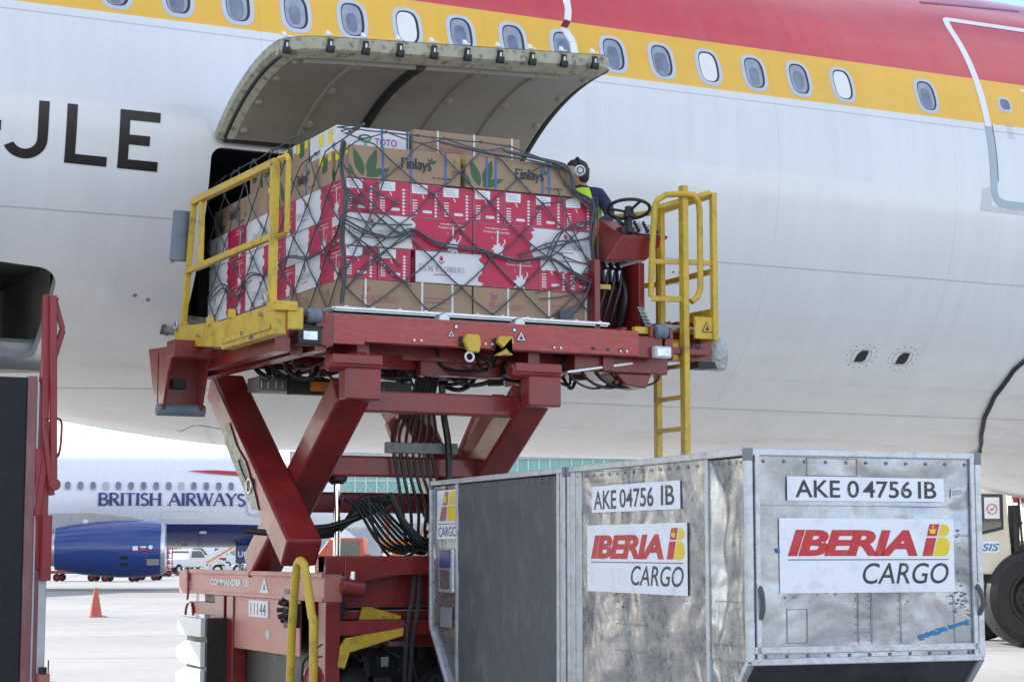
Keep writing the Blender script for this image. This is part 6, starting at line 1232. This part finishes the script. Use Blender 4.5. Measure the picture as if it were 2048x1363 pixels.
m = MB(); m.lathe([(-.36, .45), (-.38, .70), (-.30, .80), (-.1, .84), (.2, .84), (.34, .78), (.36, .45)], (.16, -.1, .84), (0, 1, 0), 48); w = m.build('wheel', 'tyre', tg, smooth=True); m = MB(); m.lathe([(-.22, 0), (-.24, .12), (-.18, .14), (-.16, .3), (-.30, .42), (-.37, .46)], (.16, -.1, .84), (0, 1, 0), 32); m.lathe([(-.3, .40), (-.385, .43), (-.385, .46), (-.36, .47)], (.16, -.1, .84), (0, 1, 0), 40)
for k in range(10): a = k * pi / 5; m.cyl((.16 + .2 * cos(a), -.27, .84 + .2 * sin(a)), (.16 + .2 * cos(a), -.31, .84 + .2 * sin(a)), .03, n=8)
m.build('rim', 'dark', w, smooth=True)
m = MB(); m.lathe([(-.36, .45), (-.38, .70), (-.30, .80), (-.1, .84), (.2, .84), (.34, .78), (.36, .45)], (3.0, -.1, .84), (0, 1, 0), 48); m.build('wheel', 'tyre', tg, smooth=True)
m = MB(); m.tube([V((.16, -.1, .84)) + V((1.0 * cos(rad(a)), 0, .92 * sin(rad(a)))) for a in range(60, 190, 10)], .05, 8); m.build('mudguard', 'cabcream', tg)
lp = thing('landing_gear', 'white landing gear leg and red striped door behind the tug cab', 'landing gear', cf(1962, 35), rad(HD))
m = MB(); m.cyl((0, 0, .9), (0, 0, 4.2), .10, n=16); m.build('strut', 'truckw', lp, smooth=True); m = MB(); m.lathe([(-.2, .3), (-.2, .55), (-.12, .62), (.12, .62), (.2, .55), (.2, .3)], (0, .3, .62), (0, 1, 0), 28); m.build('gear_wheel', 'tyre', lp, smooth=True)
m = MB(); m.prism([(.32, 0, 3.1), (1.2, 0, 3.1), (1.2, 0, 2.5), (.75, 0, 2.4)], (0, .06, 0), 0); m.prism([(.42, -.01, 3.1), (.54, -.01, 3.1), (.66, -.01, 2.5), (.56, -.01, 2.5)], (0, .005, 0), 1); m.prism([(.60, -.01, 3.1), (.72, -.01, 3.1), (.90, -.01, 2.5), (.72, -.01, 2.5)], (0, .005, 0), 1); m.build('gear_door', ['truckw', 'bared'], lp)
# ================================================================== dark stand with red folded arms at the left edge
bl = thing('belt_loader', 'tall black sided loader with red folded arms at the left edge of the apron', 'loader', (3.0, 14.4, 0))
Wb = dict(parent=bl, wld=True)
m = MB(); m.box(1.2, 3.08, 14.3, 14.9, .0, 2.93); m.build('side_curtain', 'curtain', bevel=.01, **Wb)
m = MB(); m.box(3.08, 3.15, 14.28, 14.42, 0, 2.94, 0); m.box(3.15, 3.17, 14.29, 14.40, 0, 2.90, 1); m.box(3.17, 3.20, 14.30, 14.40, 0, 2.88, 0); m.box(3.20, 3.26, 14.30, 14.42, 0, 2.2, 1); m.build('mast', ['mastw', 'plate'], bevel=.006, **Wb)  # grey strip up the mast is its vertical highlight, put in as colour
m = MB(); s = .05
for p, q, w in (((3.20, 14.3, 3.56), (3.23, 14.3, 1.42), .055), ((3.24, 14.25, 3.55), (3.28, 14.25, 2.12), .05), ((3.20, 14.3, 3.54), (3.29, 14.3, 3.52), .04), ((3.26, 14.3, 3.53), (3.33, 14.3, 3.30), .04), ((3.33, 14.3, 3.30), (3.26, 14.3, 3.05), .045), ((3.215, 14.35, 3.1), (3.17, 14.35, 2.5), .05), ((3.20, 14.25, 2.55), (3.27, 14.25, 2.05), .04), ((3.25, 14.28, 2.6), (3.17, 14.28, 1.9), .045), ((3.23, 14.22, 1.9), (3.23, 14.22, 1.42), .07), ((3.17, 14.3, 2.4), (3.20, 14.3, 1.5), .05)): m.bar(p, q, w, w, (0, 1, 0))
m.cyl((3.28, 14.2, 2.13), (3.28, 14.32, 2.13), .045, n=14); m.build('folding_arm', 'dimred', bevel=.006, **Wb)
m = MB(); m.tube(smooth_path([(3.22, 14.25, 2.62), (3.31, 14.25, 2.62), (3.33, 14.25, 2.55), (3.31, 14.25, 2.35), (3.22, 14.25, 2.32)], 5), .010, 6); m.build('handle', 'dimred', smooth=True, **Wb)
m = MB(); m.box(3.20, 3.28, 14.2, 14.35, .62, .74, 0); m.cyl((3.23, 14.22, .74), (3.23, 14.22, .79), .03, n=12, mi=1); m.cyl((3.27, 14.22, .70), (3.27, 14.22, .84), .006, n=6, mi=1); m.box(3.25, 3.33, 14.1, 14.3, .55, .68, 0); m.build('control_box', ['lredf', 'dark'], bevel=.006, **Wb)
# ================================================================== the worker behind the load
wk = thing('person', 'worker in navy jacket, yellow vest, ear defenders and orange gloves behind the load', 'person', (8.065, 14.75, 3.36), rad(320))
# local frame: faces -y before the rotation, z up; skeleton = joints with radii
J = {'pelvis': (0, 0, .95, .145), 'waist': (0, .01, 1.08, .135), 'chest': (0, .02, 1.28, .155), 'upper': (0, .01, 1.42, .12), 'neck': (0, -.01, 1.50, .058), 'neck2': (-.025, -.045, 1.55, .058), 'jaw': (-.046, -.083, 1.59, .068), 'head': (-.046, -.073, 1.65, .088), 'crown': (-.046, -.068, 1.72, .07)}
E_ = [('pelvis', 'waist'), ('waist', 'chest'), ('chest', 'upper'), ('upper', 'neck'), ('neck', 'neck2'), ('neck2', 'jaw'), ('jaw', 'head'), ('head', 'crown')]
def limb(pre, root, pts):
    a = root
    for i, p in enumerate(pts): J[pre + str(i)] = p; E_.append((a, pre + str(i))); a = pre + str(i)
limb('rl', 'pelvis', [(-.10, 0, .86, .10), (-.11, -.01, .50, .065), (-.115, .015, .30, .058), (-.12, .02, .09, .048), (-.125, -.06, .05, .045), (-.13, -.16, .035, .035)])
limb('ll', 'pelvis', [(.10, 0, .86, .10), (.11, -.01, .50, .065), (.115, .015, .30, .058), (.12, .02, .09, .048), (.125, -.06, .05, .045), (.13, -.16, .035, .035)])
def hand(pre, wrist, base, d, side):
    d = V(d).normalized(); s = V(side).normalized(); n = d.cross(s)
    w = V(wrist)
    J[pre + 'w'] = (*w, .03); E_.append((base, pre + 'w')); p = w + d * .05; J[pre + 'p'] = (*p, .034); E_.append((pre + 'w', pre + 'p'))
    for k, (o, l) in enumerate(((-.030, .070), (-.010, .08), (.011, .075), (.031, .06))):
        r = p + d * .035 + s * o; a, b, c = r, r + d * l * .5 + n * .012, r + d * l * .85 + n * .04
        for q, (pt, rd) in enumerate(((a, .0115), (b, .010), (c, .0085))): J[f'{pre}f{k}{q}'] = (*pt, rd); E_.append((f'{pre}f{k}{q-1}' if q else pre + 'p', f'{pre}f{k}{q}'))
    t = p - s * .03 - d * .02; t2 = t - s * .028 + d * .025 + n * .02; t3 = t2 + d * .03 + n * .012
    J[pre + 't0'] = (*t2, .013); J[pre + 't1'] = (*t3, .010); E_.append((pre + 'p', pre + 't0')); E_.append((pre + 't0', pre + 't1'))
# left arm reaches to the console cheek, right arm hangs behind the load
limb('la', 'upper', [(.15, .01, 1.44, .072), (.225, -.02, 1.33, .06), (.265, -.10, 1.215, .05), (.215, -.25, 1.15, .042)])
hand('lh', (.195, -.30, 1.12), 'la3', (-.1, -.45, -.55), (-1, 0, .1))
limb('ra', 'upper', [(-.15, .01, 1.44, .072), (-.20, .0, 1.28, .06), (-.21, -.03, 1.14, .05), (-.20, -.10, .98, .042)])
hand('rh', (-.20, -.12, .92), 'ra3', (0, -.3, -1), (0, 1, 0))
names = list(J); me = bpy.data.meshes.new('person_skeleton'); me.from_pydata([J[k][:3] for k in names], [(names.index(a), names.index(b)) for a, b in E_], [])
so = bpy.data.objects.new('person_skeleton', me); COL.objects.link(so); md = so.modifiers.new('skin', 'SKIN'); md.use_smooth_shade = True
sv = me.skin_vertices[0].data
for i, k in enumerate(names):
    r = J[k][3]; sv[i].radius = (r, r)
    if k in ('pelvis', 'waist', 'chest'): sv[i].radius = (r * 1.12, r * .82)
    sv[i].use_root = k == 'pelvis'
so.modifiers.new('sub', 'SUBSURF').levels = 2; so.modifiers['sub'].render_levels = 2
dg = bpy.context.evaluated_depsgraph_get(); dg.update(); bm_ = bpy.data.meshes.new_from_object(so.evaluated_get(dg)); bpy.data.objects.remove(so)
for q in ('jacket', 'skin', 'glove', 'rubber'): bm_.materials.append(M[q])
while bm_.materials[0] is None or bm_.materials[0].name not in [M[q].name for q in ('jacket',)]: bm_.materials.pop(index=0)
def hz(k): return V(J[k][:3])
for p in bm_.polygons:
    c = p.center; mi = 0
    if c.z > 1.52: mi = 1
    for h_ in ('lh', 'rh'):
        if (c - hz(h_ + 'p')).length < .15 and (c - hz(h_ + 'w')).dot(hz(h_ + 'p') - hz(h_ + 'w')) > -.002: mi = 2
    if c.z < .1: mi = 3
    p.material_index = mi; p.use_smooth = True
bo = bpy.data.objects.new('body', bm_); COL.objects.link(bo); bo.parent = wk
def shell(name, lo, hi, rx, ry, cy, mt, n=28, split=None):
    m = MB(); rows = len(lo); vs = []
    for z, a, b, y in lo: vs += [(a * cos(2 * pi * k / n), y + b * sin(2 * pi * k / n), z) for k in range(n)]
    m.add(vs, [(j * n + k, j * n + (k + 1) % n, (j + 1) * n + (k + 1) % n, (j + 1) * n + k) for j in range(rows - 1) for k in range(n)], 0 if split is None else [split(j) for j in range(rows - 1) for k in range(n)]); return m
m = shell('vest', [(.88, .185, .155, .0), (1.0, .18, .15, .005), (1.1, .178, .148, .012), (1.16, .18, .15, .015), (1.3, .168, .158, .02), (1.40, .14, .14, .015), (1.47, .10, .095, 0), (1.50, .075, .08, -.01)], 0, 0, 0, 0, 0, 28, lambda j: 1 if j == 2 else 0)
m.build('vest', ['hivis', 'sticker'], wk, smooth='all')
HC = V((0, -.025, 0)); HR = Matrix.Rotation(rad(-65), 3, 'Z')                    # head turned towards the load
def head_part(m, name, mats, **k):
    m.v = [HR @ (v - HC) + HC + V((-.046, -.038, -.012)) for v in m.v]; return m.build(name, mats, wk, **k)
m = MB(); m.lathe([(0, .100), (.03, .096), (.06, .076), (.082, .03), (.085, 0)], (0, -.015, 1.69), (0, .15, 1), 20); m.lathe([(0, .05), (.03, .078), (.09, .088), (.13, .09)], (0, .012, 1.555), (0, -.05, 1), 18); head_part(m, 'hair', 'hair', smooth='all')
m = MB(); m.lathe([(0, .002), (.01, .013), (.025, .016), (.04, .006)], (0, -.13, 1.635), (0, .6, .5), 10)
for s in (-.03, .03): m.lathe([(-.008, .001), (0, .010), (.008, .001)], (s, -.115, 1.668), (0, 1, 0), 10, 1)
m.box(-.022, .022, -.118, -.105, 1.597, 1.603, 2); head_part(m, 'face', ['skin', 'dark', 'darkred'], smooth='all')
m = MB(); m.tube(arc((0, -.02, 1.67), .115, 0, 180, 18), .011, 8)
for s in (-1, 1): m.lathe([(0, .04), (.01, .052), (.035, .05), (.045, .034), (.047, 0)], (s * .085, -.02, 1.65), (s, 0, 0), 20, 1); m.tube(arc((s * .134, -.02, 1.65), .03, 0, 360, 14, (0, 1, 0))[:-1], .004, 6, 0, closed=True)
head_part(m, 'ear_defenders', ['dark', 'lgrey'], smooth=True)
# ================================================================== size of the loader and everything it carries
SIZE = .90                                              # an 88 inch pallet, so the whole machine stands clear of the hatch
for o in [q for q in COL.objects if q.parent is None and q.get('category') in ('loader', 'pallet', 'box', 'net', 'person', 'extinguisher') and q is not bl]:
    k_ = SIZE; o.scale = (k_, k_, k_); o.location = (o.location.x * SIZE, o.location.y * SIZE, o.location.z * SIZE + .165)
for o in (c1, c2):                                      # the containers stand on low dollies nearer than the loader
    o.scale = (.84, .84, .84); o.location = (o.location.x * .84, o.location.y * .84, .264)
